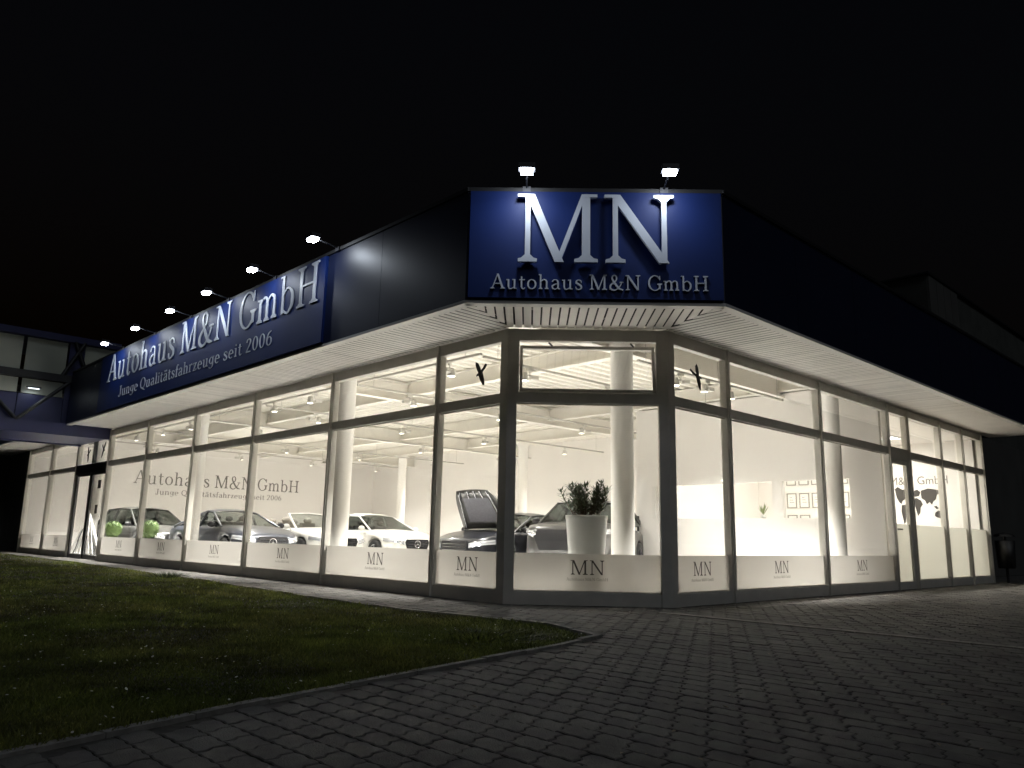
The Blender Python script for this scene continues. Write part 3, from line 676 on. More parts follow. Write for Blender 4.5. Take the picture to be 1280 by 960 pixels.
fs_ = left_far.build('slat_field', 'slat', soffit); fs_['kind'] = 'stuff'
# small round fittings in the corner soffit
for s, d in ((-0.75, 0.35), (0.15, 0.75)):
    c = oc+exc*s+ezc*d
    MB().lathe((c.x, c.y, SZ+0.02), [(0.0, 0.0), (0.035, 0.0), (0.045, 0.008), (0.045, 0.014)], 14).build('soffit_fitting', 'rail', bld)
# end walls, dark
bx('end_wall', (-0.0, 27.2, 0), (15.0, 27.45, 4.9), 'conc_dark', bld)
bx('end_wall', (-0.05, 27.06, 0), (0.0, 30.0, 3.66), 'conc_dark', bld)

# ------------------------------------------------------------------ signs
def sign(name, label, fr, o, w, z0, z1):
    t = thing(name, (o[0], o[1], z0), label, 'sign')
    MB().obox((o[0], o[1], 0), *fr, (0, z0, 0.004), (w, z1, 0.05)).build('sign_panel', 'sign_blue', t)
    return t
c0 = Vector((E, cE, 0)); wch = (cE-E)*math.sqrt(2)
sg = sign('corner_sign', 'blue corner sign with big silver letters M and N above the company name', FC, (E+0.03*S2, cE-0.03*S2), wch-0.06, 3.72, 5.11)
mid = Vector((-0.125, -0.125, 0))+FC[2]*0.0
ol = mid-FC[0]*0.985+ZV*4.155
m = MB(); glyph_into(m, 'M', ol, FC, 0.865, 0.885, 0.085, 0.135); m.build('letter', 'letter_white', sg)
m = MB(); glyph_into(m, 'N', ol+FC[0]*1.075, FC, 0.885, 0.885, 0.085, 0.135); m.build('letter', 'letter_white', sg)
write('Autohaus M&N GmbH', mid-FC[0]*1.285+ZV*3.825, FC, 2.66, 0.19, 0.052, 0.078, 'letter', 'letter_white', sg)
sl = sign('facade_sign', 'long blue sign board with silver company name and slogan over the windows', FL, (E, 15.2), 10.85, 3.72, 5.11)
write('Autohaus M&N GmbH', (E, 14.6, 4.41), FL, 10.1, 0.67, 0.052, 0.066, 'letter', 'letter_white', sl)
write('Junge Qualitätsfahrzeuge seit 2006', (E, 13.65, 3.95), FL, 7.7, 0.25, 0.0505, 0.058, 'letter', 'letter_white', sl)

# ------------------------------------------------------------------ floodlights
def floodlight(pos, out, label, watts, tilt=38):
    """pos: point on the sign top edge; out: outward unit vector"""
    out = Vector(out); side = out.cross(ZV)
    t = thing('floodlight', pos, label, 'floodlight', 'floodlights over the signs')
    p = Vector(pos)
    MB().obox(p, side, out, ZV, (-0.05, -0.06, -0.05), (0.05, 0.05, 0.02)).build('bracket', 'lamp_housing', t)
    end = p+out*0.47+ZV*0.06
    MB().tube(p+ZV*0.0, end, 0.012).build('arm', 'lamp_housing', t)
    aim = (-out*math.sin(R(tilt))-ZV*math.cos(R(tilt))).normalized()
    v2 = side; v1 = aim.cross(v2)
    MB().obox(end+aim*0.0, v2, v1, aim, (-0.10, -0.075, -0.04), (0.10, 0.075, 0.025)).build('housing', 'lamp_housing', t)
    MB().obox(end, v2, v1, aim, (-0.07, -0.055, 0.0255), (0.07, 0.055, 0.065)).build('lens', 'flood_lens', t)
    ld = bpy.data.lights.new('flood_beam', 'AREA'); ld.shape = 'RECTANGLE'; ld.size = 0.17; ld.size_y = 0.12; ld.energy = watts; ld.color = (0.80, 0.90, 1.0); ld.spread = R(150)
    lo = bpy.data.objects.new('flood_beam', ld); COL.objects.link(lo); lo.parent = t; lo.matrix_parent_inverse = Matrix.Translation(-p)
    q = aim.to_track_quat('-Z', 'Y'); lo.matrix_basis = Matrix.Translation(end+aim*0.072) @ q.to_matrix().to_4x4()
ordn = ['first', 'second', 'third', 'fourth', 'fifth', 'sixth', 'seventh', 'eighth']
for i, y in enumerate((4.05, 6.05, 7.9, 9.65, 11.65, 13.7)):
    floodlight((E, y, 5.16), (-1, 0, 0), 'lit floodlight over the long facade sign, %s from the building corner' % ordn[i], 1.0, 4)
for s, w, nm in ((-0.86, 2.1, 'M'), (0.86, 0.95, 'N')):
    p = mid+FC[0]*s+ZV*5.16
    floodlight(p, FC[2], 'lit floodlight over the letter %s of the corner sign' % nm, w, 3)

# ------------------------------------------------------------------ interior lettering
wl_ = thing('wall_lettering', (3.7, 26.9, 2.3), 'dark grey company name and slogan lettered on the white back wall', 'lettering')
write('Autohaus M&N GmbH', (3.62, 26.95, 2.70), FRR, 7.25, 0.53, 0.001, 0.012, 'letter', 'decal_grey', wl_)
write('Junge Qualitätsfahrzeuge seit 2006', (4.5, 26.95, 2.30), FRR, 5.55, 0.22, 0.001, 0.012, 'letter', 'decal_grey', wl_)

# ------------------------------------------------------------------ ceiling tracks and spotlights
def rail(a, b, label):
    t = thing('lighting_track', ((a[0]+b[0])/2, (a[1]+b[1])/2, a[2]), label, 'track', 'lighting tracks under the roof deck')
    m = MB(); a = Vector(a); b = Vector(b)
    if abs(a.x-b.x) > abs(a.y-b.y): m.box((a.x, a.y-0.025, a.z-0.02), (b.x, a.y+0.025, a.z+0.02))
    else: m.box((a.x-0.025, a.y, a.z-0.02), (a.x+0.025, b.y, a.z+0.02))
    m.build('profile', 'rail', t)
    n = max(2, int((b-a).length/4))
    for i in range(n+1):
        p = a.lerp(b, (i+0.1)/(n+0.2)); MB().tube(p+ZV*0.02, (p.x, p.y, 4.5), 0.006, n=5).build('suspension', 'rail', t)
TZ = 3.93
rail((1.45, 3.75, TZ), (1.45, 25.5, TZ), 'pale lighting track running along the long window front')
for i, Y in enumerate((3.72, 7.6, 11.6, 15.2, 19.2, 23.2)):
    rail((1.45 if Y > 4 else 1.48, Y, TZ-0.05), (8.7 if Y < 6 else 14.2, Y, TZ-0.05), 'pale lighting track across the showroom, %s from the corner window' % ordn[i])
SPOT_ENERGY = 46.0
def spot_proto():
    me = {}
    me['adapter'] = MB().box((-0.06, -0.015, -0.05), (0.06, 0.015, 0.0)).tube((0, 0, -0.05), (0, 0, -0.13), 0.012).mesh('adapter', 'spot_white')
    me['gear_box'] = MB().box((-0.17, -0.035, -0.20), (-0.02, 0.035, -0.13)).mesh('gear_box', 'spot_white')
    me['housing'] = MB().lathe((0.10, 0, -0.17), [(0.0, 0.09), (0.05, 0.08), (0.06, 0.0), (0.075, -0.07), (0.068, -0.07), (0.055, -0.03)], 14).mesh('housing', 'spot_white')
    me['lens'] = MB().lathe((0.10, 0, -0.17), [(0.066, -0.064), (0.0, -0.064)], 14, False).mesh('lens', 'spot_lens')
    me['arm'] = MB().box((-0.03, -0.02, -0.15), (0.12, 0.02, -0.12)).mesh('arm', 'spot_white')
    return me
PROTO = spot_proto()
spot_light = bpy.data.lights.new('spot_beam', 'AREA'); spot_light.shape = 'DISK'; spot_light.size = 0.12; spot_light.energy = SPOT_ENERGY
spot_light.color = (1.0, 0.975, 0.94); spot_light.spread = R(118)
window_beam = bpy.data.lights.new('window_beam', 'AREA'); window_beam.shape = 'DISK'; window_beam.size = 0.12; window_beam.energy = 150
window_beam.color = (1.0, 0.975, 0.94); window_beam.spread = R(88)
for Y, xs in ((3.72, (2.6, 4.8, 6.9)), (7.6, (2.8, 5.6, 8.6, 12.2)), (11.6, (2.8, 5.6, 8.6, 12.2)), (15.2, (3.0, 6.0, 9.0, 12.6)), (19.2, (3.0, 6.0, 9.0, 12.6)), (23.2, (3.0, 6.2, 9.4, 12.6))):
    for i, X in enumerate(xs):
        row = {3.72: 'first', 7.6: 'second', 11.6: 'third', 15.2: 'fourth', 19.2: 'fifth', 23.2: 'sixth'}[Y]
        t = thing('track_spotlight', (X, Y, TZ-0.07), 'white track spotlight, %s along the %s cross track from the corner window' % (ordn[i], row), 'spotlight', 'spotlights on the ceiling tracks', rz=random.choice((0, math.pi))+random.uniform(-0.5, 0.5))
        for nm, me in PROTO.items():
            o = bpy.data.objects.new(nm, me); COL.objects.link(o); o.parent = t
        lo = bpy.data.objects.new('spot_beam', spot_light); COL.objects.link(lo); lo.parent = t; lo.location = (0.10, 0, -0.245)
for i, Y in enumerate((4.6, 9.3, 11.2, 16.2, 18.2, 20.4, 24.2)):  # row filled out with added heads; their floor bounce brightens soffit and paving
    t = thing('track_spotlight', (1.45, Y, TZ-0.02), 'white track spotlight of the partly added row, %s along the window track from the corner' % ordn[i], 'spotlight', 'spotlights on the ceiling tracks', rz=random.uniform(0, 6))
    for nm, me in PROTO.items():
        o = bpy.data.objects.new(nm, me); COL.objects.link(o); o.parent = t
    lo = bpy.data.objects.new('window_beam', window_beam); COL.objects.link(lo); lo.parent = t; lo.location = (0.10, 0, -0.245)
added_beam = window_beam.copy(); added_beam.name = 'added_beam'; added_beam.energy = 95
rail((3.6, 2.05, TZ), (8.8, 2.05, TZ), 'added pale lighting track along the office-side window front')  # track and its heads added to lift the right soffit by floor bounce
for i, X in enumerate((4.9, 5.8, 6.6)):
    t = thing('track_spotlight', (X, 2.05, TZ-0.02), 'added white track spotlight, %s along the office-side window track from the corner' % ordn[i], 'spotlight', 'spotlights on the ceiling tracks', rz=random.uniform(0, 6))
    for nm, me in PROTO.items():
        o = bpy.data.objects.new(nm, me); COL.objects.link(o); o.parent = t
    lo = bpy.data.objects.new('added_beam', added_beam); COL.objects.link(lo); lo.parent = t; lo.location = (0.10, 0, -0.245)
# office ceiling panel lamps
for i, (X, Y) in enumerate(((10.6, 1.6), (11.6, 1.6), (13.2, 1.6), (11.2, 4.2), (13.2, 4.2))):
    t = thing('ceiling_panel_lamp', (X, Y, 3.52), 'lit square ceiling panel lamp in the office, %s' % ('by the side door' if i == 0 else 'second from the side door' if i == 1 else 'by the outer corner' if i == 2 else 'above the inner office half' if i == 3 else 'in the far office corner'), 'ceiling lamp', 'office ceiling lamps')
    fr_ = MB()
    for a, b in (((-0.31, -0.31), (0.31, -0.29)), ((-0.31, 0.29), (0.31, 0.31)), ((-0.31, -0.29), (-0.29, 0.29)), ((0.29, -0.29), (0.31, 0.29))): fr_.box((X+a[0], Y+a[1], 3.49), (X+b[0], Y+b[1], 3.518))
    fr_.build('frame', 'trim_white', t)
    bx('diffuser', (X-0.288, Y-0.288, 3.497), (X+0.288, Y+0.288, 3.512), 'panel_lens', t)
    ld = bpy.data.lights.new('panel_light', 'AREA'); ld.size = 0.56; ld.energy = 45 if i < 3 else 13; ld.color = (1, 0.96, 0.88)
    lo = bpy.data.objects.new('panel_light', ld); COL.objects.link(lo); lo.parent = t; lo.location = (0, 0, -0.03)

# ------------------------------------------------------------------ office wall: map, name, framed certificates
nm_ = thing('office_lettering', (14.9, 2.1, 2.45), 'thin dark company initials lettered on the office wall above the world map', 'lettering')
def sans(s, o, width, cap):
    cu = bpy.data.curves.new('letters', 'FONT'); cu.body = s; cu.extrude = 0.003; cu.offset = -0.004; cu.resolution_u = 3
    ob = bpy.data.objects.new('letters', cu); COL.objects.link(ob)
    dg = bpy.context.evaluated_depsgraph_get(); me = bpy.data.meshes.new_from_object(ob.evaluated_get(dg)); bpy.data.objects.remove(ob)
    xs = [v.co.x for v in me.vertices]; ys = [v.co.y for v in me.vertices]; x0, x1 = min(xs), max(xs); y0, y1 = 0.0, max(ys)
    for v in me.vertices:
        v.co = (o[0]-0.004-v.co.z, o[1]-(v.co.x-x0)/(x1-x0)*width, o[2]+(v.co.y-y0)/(y1-y0)*cap)
    me.materials.append(MATS['decal_grey']); return me
o = link(bpy.data.objects.new('initials', sans('M&N GmbH', (14.9, 2.18, 2.44), 1.42, 0.21)), nm_)
mp = thing('world_map_decal', (14.9, 1.6, 1.4), 'dark grey world map silhouette on the white office wall', 'map')
def land(name, pts):
    MB().prism([(x*1.0, z) for x, z in pts], (14.9, 2.10, 1.36), FL[0], ZV, FL[2], 0.001, 0.008).build(name, 'decal', mp)
land('continent', [(0.02, 0.98), (0.10, 1.03), (0.22, 0.95), (0.33, 0.98), (0.36, 0.86), (0.30, 0.80), (0.26, 0.70), (0.20, 0.66), (0.17, 0.58), (0.12, 0.62), (0.06, 0.74)])
land('continent', [(0.17, 0.55), (0.27, 0.56), (0.36, 0.46), (0.33, 0.34), (0.27, 0.26), (0.24, 0.10), (0.20, 0.05), (0.18, 0.2), (0.15, 0.38)])
land('continent', [(0.48, 0.90), (0.58, 0.95), (0.66, 0.88), (0.62, 0.78), (0.52, 0.76), (0.47, 0.80)])
land('continent', [(0.45, 0.70), (0.56, 0.73), (0.66, 0.66), (0.70, 0.56), (0.64, 0.48), (0.62, 0.34), (0.56, 0.26), (0.53, 0.40), (0.51, 0.52), (0.44, 0.56)])
land('continent', [(0.68, 0.92), (0.86, 0.97), (1.08, 0.93), (1.16, 0.86), (1.06, 0.80), (1.02, 0.68), (0.95, 0.62), (0.92, 0.54), (0.87, 0.62), (0.80, 0.56), (0.76, 0.66), (0.68, 0.72), (0.67, 0.82)])
land('island', [(0.96, 0.5), (1.02, 0.52), (1.08, 0.46), (1.03, 0.43)])
land('continent', [(0.98, 0.34), (1.06, 0.40), (1.14, 0.36), (1.17, 0.26), (1.10, 0.20), (1.02, 0.22), (0.97, 0.26)])
rows = ((2.53, 'top'), (1.87, 'middle'), (1.24, 'bottom'))
for z, rn in rows:
    for i in range(6):
        y = 5.16-i*0.385
        if rn == 'bottom' and i not in (0, 1, 4): continue
        t = thing('framed_certificate', (14.9, y, z), 'framed white certificate in the %s row on the office wall, %s from the inner corner' % (rn, ordn[i]), 'picture frame', 'framed certificates')
        fr_ = MB(); w, h_ = 0.30, 0.43
        for a, b in (((0, 0), (w, 0.025)), ((0, h_-0.025), (w, h_)), ((0, 0.025), (0.025, h_-0.025)), ((w-0.025, 0.025), (w, h_-0.025))): fr_.obox((14.9, y, z), *FL, (a[0], a[1], 0.002), (b[0], b[1], 0.028))
        fr_.build('frame', 'cert_frame', t)
        MB().obox((14.9, y, z), *FL, (0.026, 0.026, 0.003), (w-0.026, h_-0.026, 0.010)).build('sheet', 'cert_paper', t)
        ln_ = MB()
        for q in range(3): ln_.obox((14.9, y, z), *FL, (0.08, 0.16+q*0.07, 0.0102), (0.22-0.03*q, 0.172+q*0.07, 0.0112))
        ln_.build('text_lines', 'decal_grey', t)

dk = thing('office_desk', (11.6, 1.3, FZ), 'office desk with dark monitor behind the frosted office windows', 'desk')
bx('desk_top', (10.6, 0.95, 0.73), (12.6, 1.75, 0.76), 'desk_wood', dk)
for X in (10.65, 12.5): bx('leg', (X, 1.0, FZ), (X+0.05, 1.7, 0.73), 'frame', dk)
bx('modesty_panel', (10.7, 1.05, 0.25), (12.5, 1.07, 0.72), 'desk_wood', dk)
bx('monitor', (12.2, 1.2, 0.9), (12.24, 1.7, 1.22), 'black_plastic', dk)
bx('monitor_stand', (12.2, 1.4, 0.76), (12.25, 1.5, 0.9), 'black_plastic', dk)

# ------------------------------------------------------------------ bird silhouettes on the glass
def bird(fr, o, s, ang, label):
    pts = [(0.0, 0.30), (0.045, 0.24), (0.06, 0.12), (0.05, 0.05), (0.11, 0.10), (0.17, 0.17), (0.20, 0.13), (0.15, 0.06), (0.075, 0.0), (0.07, -0.08), (0.06, -0.2), (0.035, -0.32), (0.005, -0.30), (-0.02, -0.16), (-0.02, -0.05), (-0.07, -0.045), (-0.055, -0.0), (-0.01, 0.02), (-0.02, 0.12), (-0.02, 0.22)]
    t = thing('bird_sticker', o, label, 'sticker', 'bird silhouettes on the glass')
    c, sn = math.cos(ang), math.sin(ang); mir = -1 if s < 0 else 1; s = abs(s)
    MB().prism([((x*mir*c-y*sn)*s*1.7, (x*mir*sn+y*c)*s) for x, y in pts], o, *fr, -0.0035, -0.0015).build('silhouette', 'bird', t)
bird(FL, (0, 2.14, 3.13), 0.62, 0.26, 'black bird silhouette stuck on the glass beside the sign corner, long window side')
bird(FRR, (2.32, 0, 3.16), -0.62, 0.16, 'black bird silhouette stuck on the glass next to the corner, office side')
bird(FL, (0, 20.2, 3.1), 0.8, 0.1, 'small bird silhouette above the entrance door, on the pane beside the far windows')
bird(FL, (0, 18.7, 3.15), -0.8, -0.3, 'small tilted bird silhouette above the entrance door, on the pane beside the grey column')

# ------------------------------------------------------------------ planters and plants
def leafy(mb, base, tip, w, bend=0.15):
    b = Vector(base); t = Vector(tip); d = t-b; s = d.cross(ZV); s = s.normalized() if s.length > 1e-5 else Vector((1, 0, 0))
    m = b+d*0.5-ZV*bend*d.length*0.3; u = b+d*0.25
    mb.add([b, m-s*w, t, m+s*w, m+ZV*w*0.4], [(0, 1, 4), (1, 2, 4), (2, 3, 4), (3, 0, 4)])
px, py = 1.64, 1.53
pl = thing('potted_plant', (px, py, FZ), 'tall tapering white planter with leafy shrub behind the corner window', 'potted plant')
MB().lathe((px, py, FZ), [(0.0, 0), (0.22, 0), (0.225, 0.02), (0.30, 1.06), (0.308, 1.09), (0.308, 1.13), (0.287, 1.13), (0.28, 1.07), (0.0, 1.07)], 36).build('pot', 'pot', pl)
MB().lathe((px, py, FZ), [(0.254, 1.075), (0.12, 1.10), (0.0, 1.11)], 24).build('soil', 'potsoil', pl)
stems = MB(); lv = MB()
for i in range(26):
    a = random.uniform(0, 6.28); r0 = random.uniform(0.02, 0.2); hgt_ = random.choice((0.30, 0.38, 0.45, 0.52))*random.uniform(0.75, 1.05)
    b = Vector((px+r0*math.cos(a), py+r0*math.sin(a), FZ+1.08)); lean = random.uniform(0.05, 0.30)
    tp = b+Vector((math.cos(a)*lean, math.sin(a)*lean, hgt_))
    stems.tube(b, tp, 0.008, 0.004, 5)
    n = int(hgt_*95)
    for j in range(n):
        u = 0.22+0.78*j/n; p = b.lerp(tp, u); q = j*2.4+i; el = random.uniform(0.15, 0.9)*(1.3 if u > 0.85 else 1)
        L_ = random.uniform(0.08, 0.15); d = Vector((math.cos(q)*math.cos(el), math.sin(q)*math.cos(el), math.sin(el)))
        leafy(lv, p, p+d*L_, random.uniform(0.013, 0.022))
stems.build('stems', 'bark', pl); o = lv.build('foliage', 'leaf', pl); o['kind'] = 'stuff'
def topiary(x, y, z, r, label):
    t = thing('topiary_ball', (x, y, FZ), label, 'topiary', 'green ball topiaries in the window')
    MB().lathe((x, y, FZ), [(0, 0), (0.13, 0), (0.18, 0.42), (0.165, 0.42), (0.15, 0.38), (0, 0.38)], 20).build('pot', 'pot', t)
    MB().tube((x, y, FZ+0.38), (x, y, z), 0.02).build('stem', 'bark', t)
    mb = MB(); rs = np.random.default_rng(int(x*100))
    mb.ball((x, y, z), r*0.9, n=16, m=10)
    for i in range(900):
        d = Vector(rs.normal(size=3)).normalized(); p = Vector((x, y, z))+d*r*0.88; e = (d+Vector(rs.normal(size=3))*0.5).normalized()
        leafy(mb, p, p+e*r*0.2, r*0.05)
    mb.build('foliage', 'topiary', t)['kind'] = 'stuff'
topiary(1.0, 20.3, 0.86, 0.26, 'round bright green topiary ball in the window beside the entrance door')
topiary(1.0, 17.15, 0.88, 0.25, 'round bright green topiary ball in front of the dark estate car')
def spiky(x, y, z, n, L_, label, m='succulent'):
    t = thing('sill_plant', (x, y, z), label, 'plant'); mb = MB()
    MB().lathe((x, y, z), [(0, 0), (0.05, 0), (0.06, 0.08), (0.05, 0.08), (0, 0.075)], 14).build('pot', 'pot', t)
    for i in range(n):
        a = 6.28*i/n+random.random()*.5; el = random.uniform(0.75, 1.4); b = Vector((x, y, z+0.07))
        leafy(mb, b, b+Vector((math.cos(a)*math.cos(el), math.sin(a)*math.cos(el), math.sin(el)))*L_*random.uniform(.7, 1), 0.016, 0)
    mb.build('leaves', m, t)
spiky(9.06, 2.76, 1.383, 16, 0.30, 'small spiky succulent on the ledge of the office partition opening')
# tall slim plant beside the office-side post
t = thing('floor_plant', (5.44, 1.47, FZ), 'slender dark leafy plant beside the second office-side post', 'plant'); lv = MB(); st_ = MB()
MB().lathe((5.44, 1.47, FZ), [(0, 0), (0.15, 0), (0.19, 0.4), (0.17, 0.4), (0.16, 0.36), (0, 0.36)], 20).build('pot', 'pot', t)
st_.tube((5.44, 1.47, FZ+0.36), (5.46, 1.49, 2.0), 0.012); st_.build('stem', 'bark', t)
for j in range(26):
    z = 1.45+0.024*j; q = j*2.4; L_ = 0.13; leafy(lv, (5.45, 1.48, z), (5.45+math.cos(q)*L_, 1.48+math.sin(q)*L_, z+0.05), 0.016)
lv.build('foliage', 'leaf', t)['kind'] = 'stuff'

# ------------------------------------------------------------------ bundle of poles at the entrance
pc = Vector((0.55, 21.25, FZ)); pe = Vector((0.93, -0.36, 0)); pn = Vector((-0.36, -0.93, 0))
t = thing('pole_bundle', pc, 'white folded poles leaning together in an A shape just inside the entrance door', 'poles')
for i in range(16):
    u = i/15-0.5; base_ = pc+pe*(u*0.92)+pn*random.uniform(-0.12, 0.12)
    top = pc+pe*(u*0.10)+pn*random.uniform(-0.03, 0.03)+ZV*(1.30-0.5*abs(u)*random.random()-0.22*(i % 3 == 1))
    MB().tube(base_, top, 0.026, 0.02, 7).build('pole', 'pole_white' if i % 5 != 2 else 'pole_dark', t)
    MB().lathe(base_, [(0.0, 0.0), (0.03, 0.0), (0.03, 0.05), (0.0, 0.05)], 8).build('pole_foot', 'pole_dark', t)

# ------------------------------------------------------------------ cars
def lerp_tab(tab, x):
    xs = [p[0] for p in tab]; return float(np.interp(x, xs, [p[1] for p in tab]))
def car(name, label, loc, rz, L=4.8, W=1.84, Hh=1.45, paint='paint_grey', style='sedan', glass='car_glass', lit=False, open_hood=False, star=False, belt=0.92, hood=0.92, nose_h=0.74, rim='rim', grille_w=0.85, grille_z=(0.42, 0.70)):
    """nose towards local +x"""
    t = thing(name, (*loc, FZ), label, 'car', rz=rz)
    lx = L/2; w2 = W/2; r = 0.335 if Hh < 1.55 else 0.37
    xf, xr = lx-0.86, -lx+0.92
    xa = lx-1.22 if style != 'suv' else lx-1.15           # windscreen base
    deck = {'sedan': 0.98, 'coupe': 0.98, 'convertible': 0.92, 'suv': 1.05, 'estate': 1.0}[style]
    top = [(-lx, deck-0.14), (-lx+0.1, deck-0.02), (-lx+0.7, deck), (xa-0.3, belt+0.04), (xa, hood+0.04), (xa+0.5, hood), (lx-0.25, nose_h+0.06), (lx-0.06, nose_h), (lx, nose_h-0.06)]
    plan = [(-lx, 0.80), (-lx+0.08, 0.9), (-lx+0.4, 0.975), (-0.3, 1.0), (lx-0.9, 0.985), (lx-0.45, 0.95), (lx-0.2, 0.86), (lx-0.07, 0.74), (lx, 0.60)]
    st = sorted(set([-lx, -lx+0.08, -lx+0.25, -lx+0.5]+[xr+d for d in (-0.42, -0.38, -0.3, -0.18, 0, 0.18, 0.3, 0.38, 0.42)]+[-0.6, 0, 0.5]+[xf+d for d in (-0.42, -0.38, -0.3, -0.18, 0, 0.18, 0.3, 0.38, 0.42)]+[xa-0.3, xa, lx-0.3, lx-0.2, lx-0.12, lx-0.06, lx-0.02, lx]))
    ra = r+0.045; secs = []
    for x in st:
        w = w2*lerp_tab(plan, x); zt = lerp_tab(top, x); zb = 0.2
        for xw in (xf, xr):
            if abs(x-xw) < ra: zb = max(zb, r+math.sqrt(ra*ra-(x-xw)**2))
        if x > lx-0.1: zb = 0.22+0.06*(1-(lx-x)/0.1)
        sh = max(zt-0.12, zb+0.06); md = max(0.5*(zb+sh)+0.05, zb+0.03)
        secs.append([(0, zb), (w*0.93, zb), (w*0.99, zb+0.03), (w*1.0, md), (w*0.985, sh), (w*0.93, zt-0.035), (w*0.72, zt), (0, zt+0.03)])
    vs = []; n = 8
    for x, s in zip(st, secs):
        for yy, zz in s: vs.append((x, yy, zz))
        for yy, zz in s[1:-1]: vs.append((x, -yy, zz))
    per = n+n-2; idx = lambda i, j: i*per+j
    loop = list(range(n))+[per-1-k for k in range(n-2)]
    fs = []
    for i in range(len(st)-1):
        for k in range(per):
            a, b = loop[k], loop[(k+1) % per]
            fs.append((idx(i, a), idx(i+1, a), idx(i+1, b), idx(i, b)))
    fs.append(tuple(idx(0, k) for k in loop)); fs.append(tuple(idx(len(st)-1, k) for k in reversed(loop)))
    mb = MB(); mb.add(vs, fs, True); body = mb.build('body', paint, t, True)
    for p_ in body.data.polygons: pass
    # wheels
    for xw in (xf, xr):
        for s in (1, -1):
            wy = s*(w2-0.11)
            wh = MB().lathe((xw, wy, r), [(r*0.62, -0.11), (r*0.93, -0.11), (r, -0.08), (r, 0.08), (r*0.93, 0.11), (r*0.62, 0.11)], 24, True, 1).build('wheel', 'tyre', t, True)
            rm = MB(); rm.lathe((xw, wy+s*0.07, r), [(r*0.64, 0.0), (r*0.62, s*0.04), (r*0.56, s*0.02)], 24, True, 1)
            for q in range(5):
                a = q*2*math.pi/5+0.3; c_, s__ = math.cos(a), math.sin(a)
                rm.tube((xw, wy+s*0.085, r), (xw+c_*r*0.6, wy+s*0.095, r+s__*r*0.6), 0.032, 0.024, 6)
            rm.build('rim', rim, wh, True)
            MB().lathe((xw, wy+s*0.03, r), [(r*0.62, 0.0), (0.0, 0.0)], 18, False, 1).build('brake_disc', 'black_plastic', wh, True)
    # greenhouse
    zr = Hh-0.03
    if style in ('sedan', 'coupe', 'estate', 'suv'):
        xrf = xa-0.98 if style != 'suv' else xa-0.72
        xrr = {'sedan': -lx+1.60, 'coupe': -lx+1.85, 'estate': -lx+0.75, 'suv': -lx+0.62}[style]
        xc = {'sedan': -lx+0.55, 'coupe': -lx+0.42, 'estate': -lx+0.18, 'suv': -lx+0.15}[style]
        wb, wr = w2*0.90, w2*0.655
        zb_ = belt+0.0
        def ring_pts(xbase, xtop, ins=0.0):
            return [(xbase, -wb, zb_), (xbase+0.10 if xbase > 0 else xbase-0.06, 0, zb_+0.02), (xbase, wb, zb_), (xtop, wr, zr-0.075), (xtop+(0.06 if xbase > 0 else -0.03), 0, zr-0.035), (xtop, -wr, zr-0.075)]
        ws = ring_pts(xa+0.02, xrf); rw = ring_pts(xc, xrr)
        MB().add(ws, [(0, 1, 4, 5), (1, 2, 3, 4)], True).build('windscreen', glass, t, True)
        MB().add(rw, [(1, 0, 5, 4), (2, 1, 4, 3)], True).build('rear_window', glass, t, True)
        xm = (xrf+xrr)/2-0.05
        for s in (1, -1):
            F0 = [(xa-0.06, s*(wb-0.002), zb_+0.01), (xm+0.05, s*(wb+0.004), zb_+0.01), (xm+0.05, s*(wr+0.012), zr-0.06), (xrf-0.04, s*(wr+0.008), zr-0.095)]
            F1 = [(xm-0.03, s*(wb+0.004), zb_+0.01), (xc+0.16, s*(wb-0.002), zb_+0.02), (xrr+0.02, s*(wr+0.006), zr-0.105), (xm-0.03, s*(wr+0.012), zr-0.06)]
            for Fq in (F0, F1): MB().add(Fq, [(0, 1, 2, 3)]).build('side_window', glass, t, True)
        rf_ = MB(); nx = 8; ny = 7; V_ = []
        for i in range(nx+1):
            x = xrf+0.04+(xrr-xrf-0.05)*i/nx; cz = -0.055+0.085*math.sin(math.pi*(0.12+0.8*i/nx))
            for j in range(ny):
                v_ = -1+2*j/(ny-1); V_.append((x, v_*(wr+0.03), zr-0.055+0.055*(1-v_*v_)**0.7+cz))
        rf_.add(V_, [(i*ny+j, i*ny+j+1, (i+1)*ny+j+1, (i+1)*ny+j) for i in range(nx) for j in range(ny-1)], True)
        for s in (1, -1):
            rf_.tube((xa+0.03, s*(wb+0.0), zb_), (xrf, s*(wr+0.015), zr-0.085), 0.03, 0.026, 6)
            rf_.tube((xm+0.01, s*(wb+0.005), zb_), (xm+0.01, s*(wr+0.02), zr-0.05), 0.035, 0.03, 6)
            rf_.tube((xc+0.08, s*(wb-0.0), zb_), (xrr, s*(wr+0.01), zr-0.095), 0.06, 0.04, 6)
            rf_.tube((xrf, s*(wr+0.02), zr-0.085), (xm, s*(wr+0.02), zr-0.05), 0.026, 0.028, 6); rf_.tube((xm, s*(wr+0.02), zr-0.05), (xrr, s*(wr+0.02), zr-0.095), 0.028, 0.03, 6)
        rf_.build('roof', paint, t, True)
        # seats seen through the glass
        for sx in (xa-1.25, xa-2.1):
            if sx < xc+0.2: continue
            for s in (0.36, -0.36):
                MB().box((sx-0.12, s-0.22, 0.5), (sx, s+0.22, 1.08)).ball((sx-0.06, s, 1.17), 0.045, 0.11, 0.075).build('seat', 'black_plastic', t, True)
    else:
        xrf = xa-0.75; wb, wr = w2*0.88, w2*0.68; zb_ = belt
        ws = [(xa+0.02, -wb, zb_), (xa+0.12, 0, zb_+0.02), (xa+0.02, wb, zb_), (xrf, wr, zr-0.03), (xrf+0.06, 0, zr), (xrf, -wr, zr-0.03)]
